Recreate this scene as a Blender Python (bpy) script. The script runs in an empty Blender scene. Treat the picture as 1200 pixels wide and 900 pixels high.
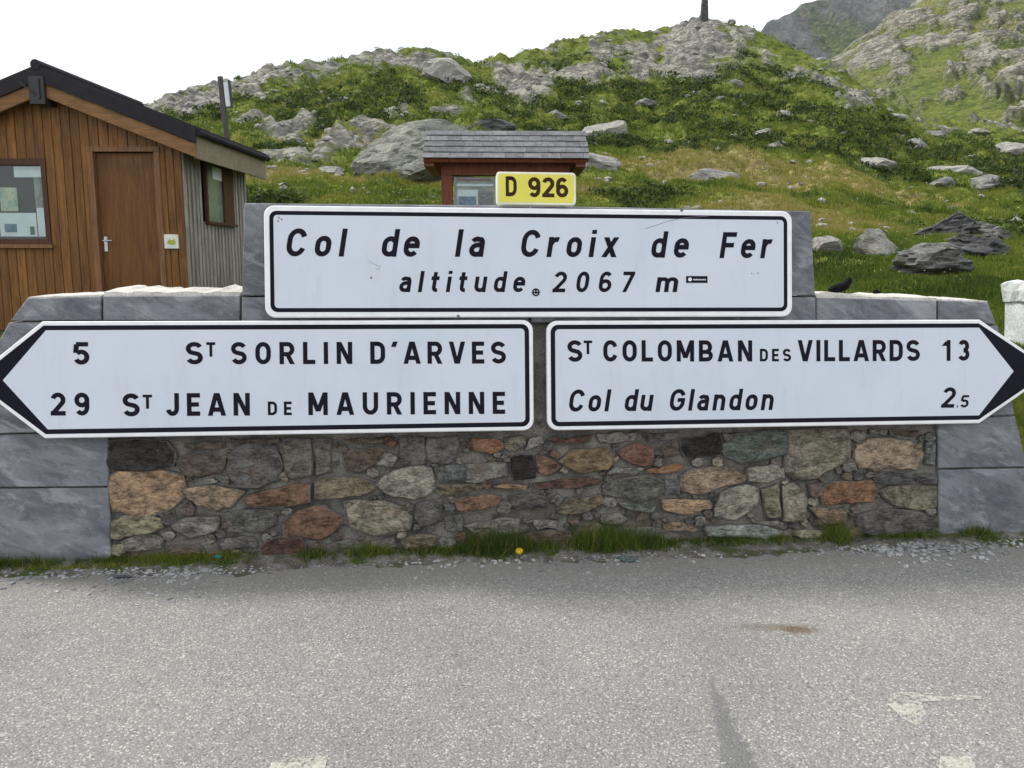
import bpy, math, random
import numpy as np
from mathutils import Vector, Matrix
S = bpy.context.scene
COL = S.collection
R_ = math.radians
random.seed(7)

# ------------------------------------------------------------------ camera
EYE = Vector((0, 0, 1.6)); PITCH = R_(8.5); ROLL = R_(0.25); F = 940.0
fw = Vector((0, math.cos(PITCH), -math.sin(PITCH)))
r0 = Vector((1, 0, 0)); u0 = Vector((0, math.sin(PITCH), math.cos(PITCH)))
rt = r0 * math.cos(ROLL) + u0 * math.sin(ROLL)
up = u0 * math.cos(ROLL) - r0 * math.sin(ROLL)
cam = bpy.data.cameras.new('camera'); co = bpy.data.objects.new('camera', cam); COL.objects.link(co)
cam.sensor_width = 36; cam.lens = 36 * F / 1200; cam.clip_end = 20000; cam.clip_start = 0.05
m = Matrix((rt, up, -fw)).transposed().to_4x4(); m.translation = EYE; co.matrix_world = m
S.camera = co
def ray(px, py): return fw + rt * ((px - 600) / F) + up * ((450 - py) / F)
def on_plane(px, py, p0, n):
    d = ray(px, py); return EYE + d * ((p0 - EYE).dot(n) / d.dot(n))

# ------------------------------------------------------------------ node helpers
class NT:
    def __init__(s, nt): s.nt = nt; nt.nodes.clear()
    def n(s, typ, ins=None, **kw):
        x = s.nt.nodes.new(typ)
        for k, v in kw.items(): setattr(x, k, v)
        for k, v in (ins or {}).items():
            if isinstance(v, bpy.types.NodeSocket): s.nt.links.new(v, x.inputs[k])
            else: x.inputs[k].default_value = v
        return x
    def mix(s, f, a, b, mode='MIX'):
        x = s.nt.nodes.new('ShaderNodeMix'); x.data_type = 'RGBA'; x.blend_type = mode; x.clamp_factor = True
        for i, v in ((0, f), (6, a), (7, b)):
            if isinstance(v, bpy.types.NodeSocket): s.nt.links.new(v, x.inputs[i])
            else: x.inputs[i].default_value = (*v, 1) if (i > 0 and not isinstance(v, float) and len(v) == 3) else v
        return x.outputs[2]
    def math(s, op, a, b=0.0, clamp=False):
        x = s.nt.nodes.new('ShaderNodeMath'); x.operation = op; x.use_clamp = clamp
        for i, v in ((0, a), (1, b)):
            if isinstance(v, bpy.types.NodeSocket): s.nt.links.new(v, x.inputs[i])
            else: x.inputs[i].default_value = v
        return x.outputs[0]
    def step(s, v, lo, hi, smooth=True):
        x = s.nt.nodes.new('ShaderNodeMapRange'); x.clamp = True
        if smooth: x.interpolation_type = 'SMOOTHSTEP'
        s.nt.links.new(v, x.inputs[0]); x.inputs[1].default_value = lo; x.inputs[2].default_value = hi
        x.inputs[3].default_value = 0; x.inputs[4].default_value = 1
        return x.outputs[0]
    def noise(s, vec, scale, detail=4.0, rough=.55, dist=0.0):
        return s.n('ShaderNodeTexNoise', {'Vector': vec, 'Scale': float(scale), 'Detail': float(detail), 'Roughness': rough, 'Distortion': dist}).outputs[0]
    def mapv(s, vec, scale=(1, 1, 1), rot=(0, 0, 0), loc=(0, 0, 0)):
        return s.n('ShaderNodeMapping', {'Vector': vec, 'Scale': scale, 'Rotation': rot, 'Location': loc}).outputs[0]
    def bump(s, h, st, dist=.01, prev=None):
        i = {'Height': h, 'Strength': st, 'Distance': dist}
        if prev is not None: i['Normal'] = prev
        return s.n('ShaderNodeBump', i).outputs[0]

# ------------------------------------------------------------------ world, sun
SUN_EL, SUN_AZ = R_(47), R_(-64)          # azimuth from +Y towards +X: the sun stands to the left, somewhat behind the wall
w = bpy.data.worlds.new('World'); S.world = w; w.use_nodes = True
t = NT(w.node_tree)
tc = t.n('ShaderNodeTexCoord').outputs['Generated']
sky = t.n('ShaderNodeTexSky', sky_type='NISHITA', sun_disc=False, sun_elevation=SUN_EL, sun_rotation=SUN_AZ, altitude=2000.0)
cl = t.noise(t.mapv(tc, (1, 1, 2.2), loc=(.3, .1, .4)), 2.6, 6, .55, .4)
cm = t.step(cl, .36, .60)
cloud = t.mix(t.noise(t.mapv(tc, (1, 1, 2)), 4, 4), (11.0, 11.2, 11.5), (12.6, 12.6, 12.7))
veil = t.mix(.9, sky.outputs[0], (10.4, 10.9, 11.4))
c = t.mix(cm, veil, cloud)
bg = t.n('ShaderNodeBackground', {'Color': c, 'Strength': .1})
t.n('ShaderNodeOutputWorld', {'Surface': bg.outputs[0]})
sl = bpy.data.lights.new('sun', 'SUN'); sl.energy = 3.3; sl.angle = R_(8); sl.color = (1, .95, .87)
so = bpy.data.objects.new('sun', sl); COL.objects.link(so)
sd = Vector((math.sin(SUN_AZ) * math.cos(SUN_EL), math.cos(SUN_AZ) * math.cos(SUN_EL), math.sin(SUN_EL)))
so.rotation_euler = sd.to_track_quat('Z', 'Y').to_euler()
S.view_settings.view_transform = 'Standard'; S.view_settings.look = 'None'
S.view_settings.exposure = 0.22; S.view_settings.gamma = 1

# ------------------------------------------------------------------ object helpers
ORG = {}
def thing(name, label, cat, loc, group=None, kind=None):
    o = bpy.data.objects.new(name, None); COL.objects.link(o); o.location = loc
    o['label'] = label; o['category'] = cat
    if group: o['group'] = group
    if kind: o['kind'] = kind
    ORG[o.name] = Vector(loc); return o
def mesh_obj(name, verts, faces, mat=None, parent=None, org=None, smooth=False, attrs=None):
    """verts in world space; stored relative to the thing's base"""
    if parent is not None: base = ORG[parent.name]
    else: base = Vector(org) if org is not None else Vector((0, 0, 0))
    V = np.asarray([tuple(v) for v in verts] if not isinstance(verts, np.ndarray) else verts, dtype=np.float64) - np.array(base)
    me = bpy.data.meshes.new(name)
    if isinstance(faces, np.ndarray):
        nf, k = faces.shape
        me.vertices.add(len(V)); me.vertices.foreach_set('co', V.astype(np.float32).ravel())
        me.loops.add(nf * k); me.loops.foreach_set('vertex_index', faces.astype(np.int32).ravel())
        me.polygons.add(nf); me.polygons.foreach_set('loop_start', np.arange(0, nf * k, k, dtype=np.int32))
        me.update(calc_edges=True)
    else:
        me.from_pydata(V.tolist(), [], faces)
    for an, av in (attrs or {}).items():
        a = me.attributes.new(an, 'FLOAT', 'POINT'); a.data.foreach_set('value', np.asarray(av, np.float32))
    me.polygons.foreach_set('use_smooth', [smooth] * len(me.polygons))
    if mat: me.materials.append(mat)
    o = bpy.data.objects.new(name, me); COL.objects.link(o)
    if parent is not None: o.parent = parent
    elif org is not None: o.location = base
    ORG[o.name] = base
    return o
def tag(o, label=None, cat=None, group=None, kind=None):
    for k, v in (('label', label), ('category', cat), ('group', group), ('kind', kind)):
        if v: o[k] = v
    return o
class MB:
    def __init__(s): s.v = []; s.f = []
    def add(s, vs, fs):
        b = len(s.v); s.v += [Vector(v) for v in vs]; s.f += [tuple(i + b for i in f) for f in fs]; return s
    def box(s, o, ax, ay, az, a0, a1, b0, b1, c0, c1):
        P = [o + ax * a + ay * b + az * c for c in (c0, c1) for b in (b0, b1) for a in (a0, a1)]
        return s.add(P, [(0, 2, 3, 1), (4, 5, 7, 6), (0, 1, 5, 4), (2, 6, 7, 3), (0, 4, 6, 2), (1, 3, 7, 5)])
    def prism(s, pts, ext, bevel=0.0):
        """front polygon pts (any winding), extruded by vector ext (towards the back); bevelled front edge"""
        pts = [Vector(p) for p in pts]; n = len(pts); c = sum(pts, Vector()) / n
        if bevel > 0:
            inner = []
            for i, p in enumerate(pts):
                a = (pts[i - 1] - p).normalized(); b = (pts[(i + 1) % n] - p).normalized(); d = a + b
                d = d.normalized() if d.length > 1e-3 else (c - p).normalized()
                if d.dot(c - p) < 0: d = -d
                inner.append(p + d * bevel * 1.3)
            e = ext.normalized()
            V = inner + [p + e * bevel for p in pts] + [p + ext for p in pts]; L = 3
        else: V = pts + [p + ext for p in pts]; L = 2
        fs = [tuple(range(n)), tuple(range((L - 1) * n, L * n))[::-1]]
        for k in range(L - 1):
            for i in range(n):
                j = (i + 1) % n; fs.append((k * n + i, (k + 1) * n + i, (k + 1) * n + j, k * n + j))
        return s.add(V, fs)
    def tube(s, a, b, ra, rb=None, n=10):
        rb = ra if rb is None else rb; a = Vector(a); b = Vector(b); d = (b - a).normalized()
        x = d.orthogonal().normalized(); y = d.cross(x)
        V = [p + (x * math.cos(2 * math.pi * i / n) + y * math.sin(2 * math.pi * i / n)) * r for p, r in ((a, ra), (b, rb)) for i in range(n)]
        return s.add(V, [tuple(range(n))[::-1], tuple(range(n, 2 * n))] + [(i, (i + 1) % n, n + (i + 1) % n, n + i) for i in range(n)])
    def build(s, name, mat, parent=None, org=None, smooth=False):
        o = mesh_obj(name, s.v, s.f, mat, parent, org, smooth)
        import bmesh
        bm = bmesh.new(); bm.from_mesh(o.data); bmesh.ops.recalc_face_normals(bm, faces=bm.faces); bm.to_mesh(o.data); bm.free()
        return o

# ------------------------------------------------------------------ numpy noise
_rng = np.random.default_rng(11)
_P = _rng.permutation(256); _P = np.concatenate([_P, _P]); _G = _rng.uniform(-1, 1, (256, 3)); _G /= np.linalg.norm(_G, axis=1)[:, None]
def perlin(x, y, z=0.0):
    x = np.asarray(x, float); y = np.asarray(y, float); z = np.asarray(z, float) + 0 * x
    xi = np.floor(x).astype(int); yi = np.floor(y).astype(int); zi = np.floor(z).astype(int)
    xf = x - xi; yf = y - yi; zf = z - zi
    u, v, w_ = (t_ * t_ * t_ * (t_ * (t_ * 6 - 15) + 10) for t_ in (xf, yf, zf))
    out = 0
    for dx in (0, 1):
        for dy in (0, 1):
            for dz in (0, 1):
                h = _P[_P[_P[(xi + dx) & 255] + ((yi + dy) & 255)] + ((zi + dz) & 255)]
                g = _G[h]; d = g[..., 0] * (xf - dx) + g[..., 1] * (yf - dy) + g[..., 2] * (zf - dz)
                out = out + d * (u if dx else 1 - u) * (v if dy else 1 - v) * (w_ if dz else 1 - w_)
    return out * 1.5
def fbm(x, y, z=0.0, o=4, g=.5):
    s = 0; a = 1; k = 1.0
    for i in range(o): s = s + a * perlin(x * k + i * 7.3, y * k + i * 3.1, z * k if not np.isscalar(z) else z + i); a *= g; k *= 2.03
    return s
def ridged(x, y, z=0.0, o=4):
    s = 0; a = 1; k = 1.0
    for i in range(o): s = s + a * (1 - 2 * np.abs(perlin(x * k + i * 5.7, y * k + i * 9.1, z + i))); a *= .5; k *= 2.1
    return s
def sstep(x, a, b): q = np.clip((x - a) / (b - a), 0, 1); return q * q * (3 - 2 * q)

# ------------------------------------------------------------------ materials
def new_mat(name):
    m_ = bpy.data.materials.new(name); m_.use_nodes = True; return m_, NT(m_.node_tree)
def finish(t, col, rough=.85, nrm=None, spec=.3, metallic=0.0, extra=None):
    i = {'Base Color': col, 'Roughness': rough, 'Specular IOR Level': spec, 'Metallic': metallic}
    if nrm is not None: i['Normal'] = nrm
    i.update(extra or {})
    b = t.n('ShaderNodeBsdfPrincipled', i); t.n('ShaderNodeOutputMaterial', {'Surface': b.outputs[0]}); return b
def c4(c): return (*c, 1.0)
def grain(name, c1, c2, scale=6, stretch=(1, 1, 1), rough=.85, fine=60, fine_amt=.35, bump=.3, bdist=.004, spec=.3, dark=None, dscale=2.0, dthr=(.55, .7), lo=.35, hi=.65, use_obj=False, rnd=.0):
    m_, t = new_mat(name)
    co_ = t.n('ShaderNodeTexCoord').outputs['Object']
    oi = t.n('ShaderNodeObjectInfo')
    off = t.n('ShaderNodeVectorMath', {0: co_, 1: oi.outputs['Random']}, operation='ADD').outputs[0] if rnd else co_
    v = t.mapv(off, stretch)
    a = t.noise(v, scale, 6, .6); f = t.noise(v, fine, 3, .6)
    A = oi.outputs['Color'] if use_obj else c4(c1)
    c_ = t.mix(t.step(a, lo, hi), A, c4(c2))
    c_ = t.mix(fine_amt, c_, t.mix(t.step(f, .3, .7), t.mix(1.0, c_, (.45, .45, .45), 'MULTIPLY'), t.mix(1.0, c_, (1.55, 1.55, 1.55), 'MULTIPLY')))
    if dark: c_ = t.mix(t.step(t.noise(off, dscale, 5, .65), *dthr), c_, c4(dark))
    if rnd:
        k = t.n('ShaderNodeMapRange', {0: oi.outputs['Random'], 3: 1 - rnd, 4: 1 + rnd}).outputs[0]
        c_ = t.n('ShaderNodeVectorMath', {0: c_, 'Scale': k}, operation='SCALE').outputs[0]
    n_ = t.bump(f, bump, bdist, t.bump(a, bump, bdist * 3))
    finish(t, c_, rough, n_, spec); return m_

def flat_mat(name, c, rough=.6, spec=.4, metallic=0.0, var=.12, vscale=8):
    m_, t = new_mat(name); v = t.n('ShaderNodeTexCoord').outputs['Object']
    n_ = t.noise(v, vscale, 5, .6)
    c_ = t.mix(t.step(n_, .3, .7), tuple(x * (1 - var) for x in c), tuple(min(1, x * (1 + var)) for x in c))
    finish(t, c_, rough, t.bump(t.noise(v, 90, 2), .05, .002), spec, metallic); return m_

# asphalt: coarse pale aggregate, dirt towards the wall, stains
def asphalt():
    m_, t = new_mat('asphalt'); v = t.n('ShaderNodeTexCoord').outputs['Object']
    vo = t.n('ShaderNodeTexVoronoi', {'Vector': v, 'Scale': 112.0, 'Randomness': 1.0})
    vo2 = t.n('ShaderNodeTexVoronoi', {'Vector': v, 'Scale': 200.0})
    rnd = t.n('ShaderNodeSeparateColor', {'Color': vo.outputs['Color']}).outputs
    stone = t.mix(rnd[0], (.205, .201, .191), (.275, .27, .257))
    stone = t.mix(t.step(rnd[1], .90, .96), stone, (.44, .43, .395))
    stone = t.mix(t.step(rnd[2], .95, .97), stone, (.14, .14, .138))
    stone = t.mix(t.step(t.n('ShaderNodeSeparateColor', {'Color': vo2.outputs['Color']}).outputs[0], .90, .95), stone, (.46, .45, .42))
    c_ = t.mix(t.step(vo.outputs['Distance'], .45, .75), stone, (.19, .187, .182))
    big = t.noise(v, .9, 5, .6); med = t.noise(v, 6, 5, .65)
    c_ = t.mix(t.step(big, .3, .7), t.mix(1.0, c_, (.89, .89, .90), 'MULTIPLY'), t.mix(1.0, c_, (1.08, 1.08, 1.07), 'MULTIPLY'))
    c_ = t.mix(t.math('MULTIPLY', t.step(med, .58, .72), .5), c_, t.mix(1.0, c_, (.72, .72, .72), 'MULTIPLY'))
    # dust washed from the foot of the wall
    xyz = t.n('ShaderNodeSeparateXYZ', {'Vector': v}).outputs
    d = t.math('SUBTRACT', xyz[1], t.math('MULTIPLY', xyz[0], .098))
    d = t.math('ADD', d, t.math('MULTIPLY', t.math('SUBTRACT', med, .5), .35))
    dust = t.step(d, 3.75, 4.2)
    c_ = t.mix(t.math('MULTIPLY', dust, .75), c_, t.mix(t.noise(v, 30, 4, .7), (.13, .125, .115), (.25, .24, .22)))
    # rust stain and old tar smear, in road coordinates
    def spot(cx, cy, rx, ry, ang=0.0, warp=.25):
        q = t.mapv(v, (1, 1, 0), loc=(-cx, -cy, 0)); q = t.mapv(q, (1, 1, 1), rot=(0, 0, ang)); q = t.mapv(q, (1 / rx, 1 / ry, 0))
        l = t.n('ShaderNodeVectorMath', {0: q}, operation='LENGTH').outputs['Value']
        l = t.math('ADD', l, t.math('MULTIPLY', t.math('SUBTRACT', t.noise(v, 22, 5, .7), .5), warp * 6))
        return t.math('SUBTRACT', 1.0, t.step(l, .35, 1.0))
    g = on_plane(938, 738, Vector((0, 0, 0)), Vector((0, 0, 1)))
    c_ = t.mix(t.math('MULTIPLY', spot(g.x, g.y, .12, .055), .7), c_, (.11, .062, .035))
    g = on_plane(905, 735, Vector((0, 0, 0)), Vector((0, 0, 1)))
    c_ = t.mix(t.math('MULTIPLY', spot(g.x, g.y, .22, .05), .45), c_, (.10, .07, .04))
    a = on_plane(832, 792, Vector((0, 0, 0)), Vector((0, 0, 1))); b = on_plane(878, 930, Vector((0, 0, 0)), Vector((0, 0, 1)))
    dv = b - a; L = dv.length; dv.normalize(); nv = Vector((-dv.y, dv.x, 0))
    al = t.math('ADD', t.math('MULTIPLY', xyz[0], dv.x), t.math('MULTIPLY', xyz[1], dv.y)); al = t.math('SUBTRACT', al, a.x * dv.x + a.y * dv.y)
    ac = t.math('ADD', t.math('MULTIPLY', xyz[0], nv.x), t.math('MULTIPLY', xyz[1], nv.y)); ac = t.math('SUBTRACT', ac, a.x * nv.x + a.y * nv.y)
    ac = t.math('ABSOLUTE', t.math('ADD', ac, t.math('MULTIPLY', t.math('SUBTRACT', t.noise(v, 35, 4, .7), .5), .12)))
    wdt = t.math('ADD', t.math('MULTIPLY', al, .085), .010)
    k = t.math('MULTIPLY', t.step(t.math('SUBTRACT', wdt, ac), -.008, .014), t.step(al, 0, .06))
    c_ = t.mix(t.math('MULTIPLY', k, t.math('ADD', .52, t.math('MULTIPLY', med, .5))), c_, t.mix(t.noise(v, 120, 3), (.09, .09, .095), (.17, .17, .17)))
    h = t.math('SUBTRACT', 1.0, vo.outputs['Distance'])
    finish(t, c_, .88, t.bump(h, .8, .006), .25); return m_
M_ASPH = asphalt()

def stone_mat():
    m_, t = new_mat('rubble_stone'); oi = t.n('ShaderNodeObjectInfo')
    co_ = t.n('ShaderNodeTexCoord').outputs['Object']
    off = t.n('ShaderNodeVectorMath', {0: co_, 1: t.n('ShaderNodeVectorMath', {0: oi.outputs['Color'], 'Scale': 40.0}, operation='SCALE').outputs[0]}, operation='ADD').outputs[0]
    v = t.mapv(off, (1, 1, 1.6), rot=(0, .35, 0))
    a = t.math('ADD', t.math('MULTIPLY', t.noise(v, 11, 12, .84, .3), .68), t.math('MULTIPLY', t.noise(t.mapv(off, (1, 1, 3.5), rot=(0, .5, 0)), 34, 6, .7, .5), .32)); b = t.noise(off, 9, 5, .6); f = t.noise(v, 95, 4, .7)
    base = oi.outputs['Color']
    c_ = t.mix(t.step(a, .40, .62), t.mix(1.0, base, (.40, .375, .35), 'MULTIPLY'), t.mix(1.0, base, (2.35, 2.22, 2.0), 'MULTIPLY'))
    c_ = t.mix(t.math('MULTIPLY', t.step(b, .58, .75), .6), c_, (.15, .09, .05))
    c_ = t.mix(t.math('MULTIPLY', t.step(t.noise(off, 13, 6, .7), .6, .74), .55), c_, (.30, .30, .28))
    c_ = t.mix(t.math('MULTIPLY', t.step(f, .62, .74), .5), c_, (.03, .028, .026))
    c_ = t.mix(t.math('MULTIPLY', t.step(f, .36, .26), .5), c_, (.42, .41, .38))
    ed = t.n('ShaderNodeAttribute', attribute_name='edge').outputs['Fac']; kk = t.math('ADD', ed, t.math('MULTIPLY', t.math('SUBTRACT', t.noise(off, 26, 6, .7), .5), 1.5))
    c_ = t.mix(t.step(kk, .40, .66), c_, t.mix(t.noise(off, 60, 4, .7), (.10, .094, .083), (.24, .225, .20)))
    finish(t, c_, .9, t.bump(f, .8, .006, t.bump(a, 1.0, .03)), .25); return m_
M_STONE = stone_mat()
M_MORTAR = grain('mortar', (.105, .097, .083), (.215, .20, .175), 7, rough=.95, fine=120, fine_amt=.6, bump=.7, bdist=.006, dark=(.06, .058, .052), dscale=5, dthr=(.56, .7))
def slate_mat(name='dressed_slate', k=1.0):
    m_, t = new_mat(name); oi = t.n('ShaderNodeObjectInfo'); co_ = t.n('ShaderNodeTexCoord').outputs['Object']
    o3 = t.n('ShaderNodeVectorMath', {0: co_, 1: t.n('ShaderNodeVectorMath', {0: oi.outputs['Color'], 'Scale': 30.0}, operation='SCALE').outputs[0]}, operation='ADD').outputs[0]
    v = t.mapv(t.mapv(o3, (1, 1, 1), rot=(0, -.38, 0)), (.8, 1, 2.0))
    a = t.noise(v, 2.6, 9, .68, .5); f = t.noise(o3, 130, 4, .7); b = t.noise(v, 6, 7, .7, .5)
    c_ = t.mix(t.step(a, .3, .7), (.095 * k, .102 * k, .118 * k), (.215 * k, .224 * k, .245 * k))
    c_ = t.mix(t.math('MULTIPLY', t.step(b, .50, .66), .55), c_, (.36, .375, .40)); c_ = t.mix(t.math('MULTIPLY', t.step(b, .44, .39), .5), c_, (.07, .075, .09))
    vein = t.math('ABSOLUTE', t.math('SUBTRACT', t.noise(v, 2.2, 3, .5, 1.5), .5))
    c_ = t.mix(t.math('MULTIPLY', t.math('SUBTRACT', 1.0, t.step(vein, .0, .010)), .22), c_, (.36, .36, .37))
    c_ = t.mix(t.math('MULTIPLY', t.step(f, .62, .72), .45), c_, (.35, .36, .38))
    c_ = t.mix(t.math('MULTIPLY', t.step(f, .40, .30), .6), c_, (.035, .037, .045))
    finish(t, c_, .75, t.bump(f, .7, .004, t.bump(b, .3, .01)), .4); return m_
M_SLATE = slate_mat()
M_COPE = grain('pale_coping', (.42, .40, .36), (.56, .54, .50), 5, rough=.9, fine=60, bump=.4)
M_SIGN = flat_mat('sign_white', (.60, .66, .755), .42, .4, 0, .03, 3)
def face_mat():
    m_, t = new_mat('weathered_sign_white'); v = t.n('ShaderNodeTexCoord').outputs['Object']
    a = t.noise(t.mapv(v, (5, 5, .6)), 3, 6, .6); b = t.noise(v, 2.2, 5, .6); f = t.noise(v, 60, 3, .7)
    c_ = t.mix(t.step(b, .3, .7), (.565, .62, .705), (.605, .66, .74))
    c_ = t.mix(t.math('MULTIPLY', t.step(a, .52, .75), .22), c_, (.42, .44, .45))
    c_ = t.mix(t.math('MULTIPLY', t.step(f, .70, .78), .35), c_, (.30, .30, .28))
    finish(t, c_, t.math('ADD', .34, t.math('MULTIPLY', a, .2)), None, .4); return m_
M_SIGN = face_mat()
M_RIM = flat_mat('sign_rim', (.80, .81, .84), .4, .4, 0, .05, 12)
M_BLACK = flat_mat('sign_black', (.010, .010, .018), .6, .08)
M_ALU = flat_mat('aluminium', (.42, .43, .45), .5, .5, .6)
M_YEL = flat_mat('sign_yellow', (.72, .66, .10), .4, .4, 0, .04)
M_YRIM = flat_mat('yellow_sign_rim', (.78, .77, .62), .4, .4)
M_BROWNINK = flat_mat('brown_ink', (.045, .024, .010), .6, .1)
def wood(name, c1, c2, rnd=.18, axis='z', gl=1.0):
    m_, t = new_mat(name); oi = t.n('ShaderNodeObjectInfo'); co_ = t.n('ShaderNodeTexCoord').outputs['Object']
    o3 = t.n('ShaderNodeVectorMath', {0: co_, 1: t.n('ShaderNodeVectorMath', {0: oi.outputs['Random'], 'Scale': 17.0}, operation='SCALE').outputs[0]}, operation='ADD').outputs[0]
    sc = (1, 1, .07) if axis == 'z' else (.07, 1, 1)
    v = t.mapv(o3, sc); a = t.noise(v, 28, 6, .65, .8); f = t.noise(v, 120, 3, .6)
    c_ = t.mix(t.step(a, .3, .7), c4(c1), c4(c2))
    c_ = t.mix(.4, c_, t.mix(t.step(f, .35, .65), t.mix(1.0, c_, (.5, .5, .5), 'MULTIPLY'), c_))
    c_ = t.mix(t.math('MULTIPLY', t.step(t.noise(o3, 2.2, 5, .6), .5, .75), .45), c_, tuple(x * .35 for x in c1))
    k = t.n('ShaderNodeMapRange', {0: oi.outputs['Random'], 3: 1 - rnd, 4: 1 + rnd}).outputs[0]
    c_ = t.n('ShaderNodeVectorMath', {0: c_, 'Scale': k}, operation='SCALE').outputs[0]
    finish(t, c_, .6, t.bump(f, .25, .003), .35); return m_
M_PLANK = wood('stained_plank', (.125, .052, .012), (.265, .118, .028), .16)
M_BARGE = wood('barge_wood', (.17, .085, .03), (.28, .145, .055), .1, 'x')
M_DOOR = wood('door_wood', (.11, .046, .012), (.20, .085, .022), .0)
M_FRAMEW = wood('frame_wood', (.16, .075, .03), (.26, .13, .06), .1)
M_FRAMED = wood('dark_frame_wood', (.06, .022, .012), (.10, .04, .02), .1)
M_BATTEN = wood('weathered_batten', (.25, .225, .20), (.44, .41, .37), .2)
M_FASCIA = wood('weathered_fascia', (.19, .16, .11), (.32, .28, .20), .1, 'x')
M_DARKBACK = flat_mat('dark_cladding_back', (.02, .014, .01), .9)
M_ROOF = flat_mat('dark_roof_metal', (.028, .026, .032), .8, .15)
M_PLINTH = grain('plinth_concrete', (.04, .04, .04), (.07, .07, .07), 6)
M_KWOOD = wood('kiosk_wood', (.14, .036, .016), (.22, .062, .028), .05)
M_SHING = grain('grey_shingle', (.10, .104, .112), (.155, .16, .17), 9, (1, 1, 1), .9, 50, .5, .3, rnd=.16)
M_PAPER = flat_mat('paper', (.74, .79, .83), .6, .3, 0, .06)
M_WBOX = flat_mat('white_plastic', (.7, .7, .66), .4)
M_MAPG = grain('map_print', (.25, .38, .30), (.50, .55, .36), 9, rough=.6, fine=30, bump=.0)
M_MAPB = grain('blue_print', (.04, .10, .22), (.12, .24, .30), 12, rough=.6, fine=30, bump=.0)
M_METAL = flat_mat('handle_metal', (.5, .5, .5), .3, .5, .9)
M_IRON = flat_mat('dark_iron', (.03, .03, .032), .5)
M_POLE = wood('pole_wood', (.05, .045, .045), (.10, .09, .085), .1)
def glass_mat():
    m_, t = new_mat('window_glass')
    a = t.n('ShaderNodeBsdfTransparent', {'Color': (.94, .97, .97, 1)}); b = t.n('ShaderNodeBsdfGlossy', {'Color': (.9, .95, .95, 1), 'Roughness': .03})
    fr = t.n('ShaderNodeFresnel', {'IOR': 1.28}).outputs[0]
    mx = t.n('ShaderNodeMixShader', {0: t.math('ADD', fr, .02), 1: a.outputs[0], 2: b.outputs[0]})
    t.n('ShaderNodeOutputMaterial', {'Surface': mx.outputs[0]}); return m_
M_GLASS = glass_mat()
def boulder_mat(name, c1, c2, strata=(1, 1, 3.0), rot=(0, .3, 0), sc=2.2):
    m_, t = new_mat(name); oi = t.n('ShaderNodeObjectInfo'); co_ = t.n('ShaderNodeTexCoord').outputs['Object']
    o3 = t.n('ShaderNodeVectorMath', {0: co_, 1: t.n('ShaderNodeVectorMath', {0: oi.outputs['Random'], 'Scale': 31.0}, operation='SCALE').outputs[0]}, operation='ADD').outputs[0]
    v = t.mapv(o3, strata, rot=rot); a = t.noise(v, sc, 8, .66, .7); f = t.noise(v, sc * 9, 5, .7); g = t.noise(o3, sc * 1.7, 5, .6)
    c_ = t.mix(t.step(a, .33, .67), c4(c1), c4(c2))
    c_ = t.mix(t.math('MULTIPLY', t.step(f, .51, .62), .7), c_, tuple(x * .3 for x in c1))
    c_ = t.mix(t.math('MULTIPLY', t.step(g, .56, .7), .5), c_, (.20, .22, .13))
    c_ = t.mix(t.math('MULTIPLY', t.step(f, .40, .30), .5), c_, tuple(min(.7, x * 1.35) for x in c2))
    finish(t, c_, .92, t.bump(f, .7, .03, t.bump(a, .9, .12)), .2); return m_
M_BPALE = boulder_mat('pale_boulder', (.25, .245, .225), (.42, .41, .375))
M_BGREY = boulder_mat('grey_boulder', (.17, .17, .165), (.32, .32, .30))
M_BDARK = boulder_mat('dark_boulder', (.045, .045, .047), (.12, .12, .125))
M_BLAY = boulder_mat('layered_boulder', (.07, .07, .068), (.30, .30, .28), (1, 1, 7.0), (0, .35, .2), 2.4)
M_BSTRIPE = boulder_mat('banded_boulder', (.17, .175, .155), (.36, .37, .325), (1, 1, 4.5), (0, .5, .3), 1.4)

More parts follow.
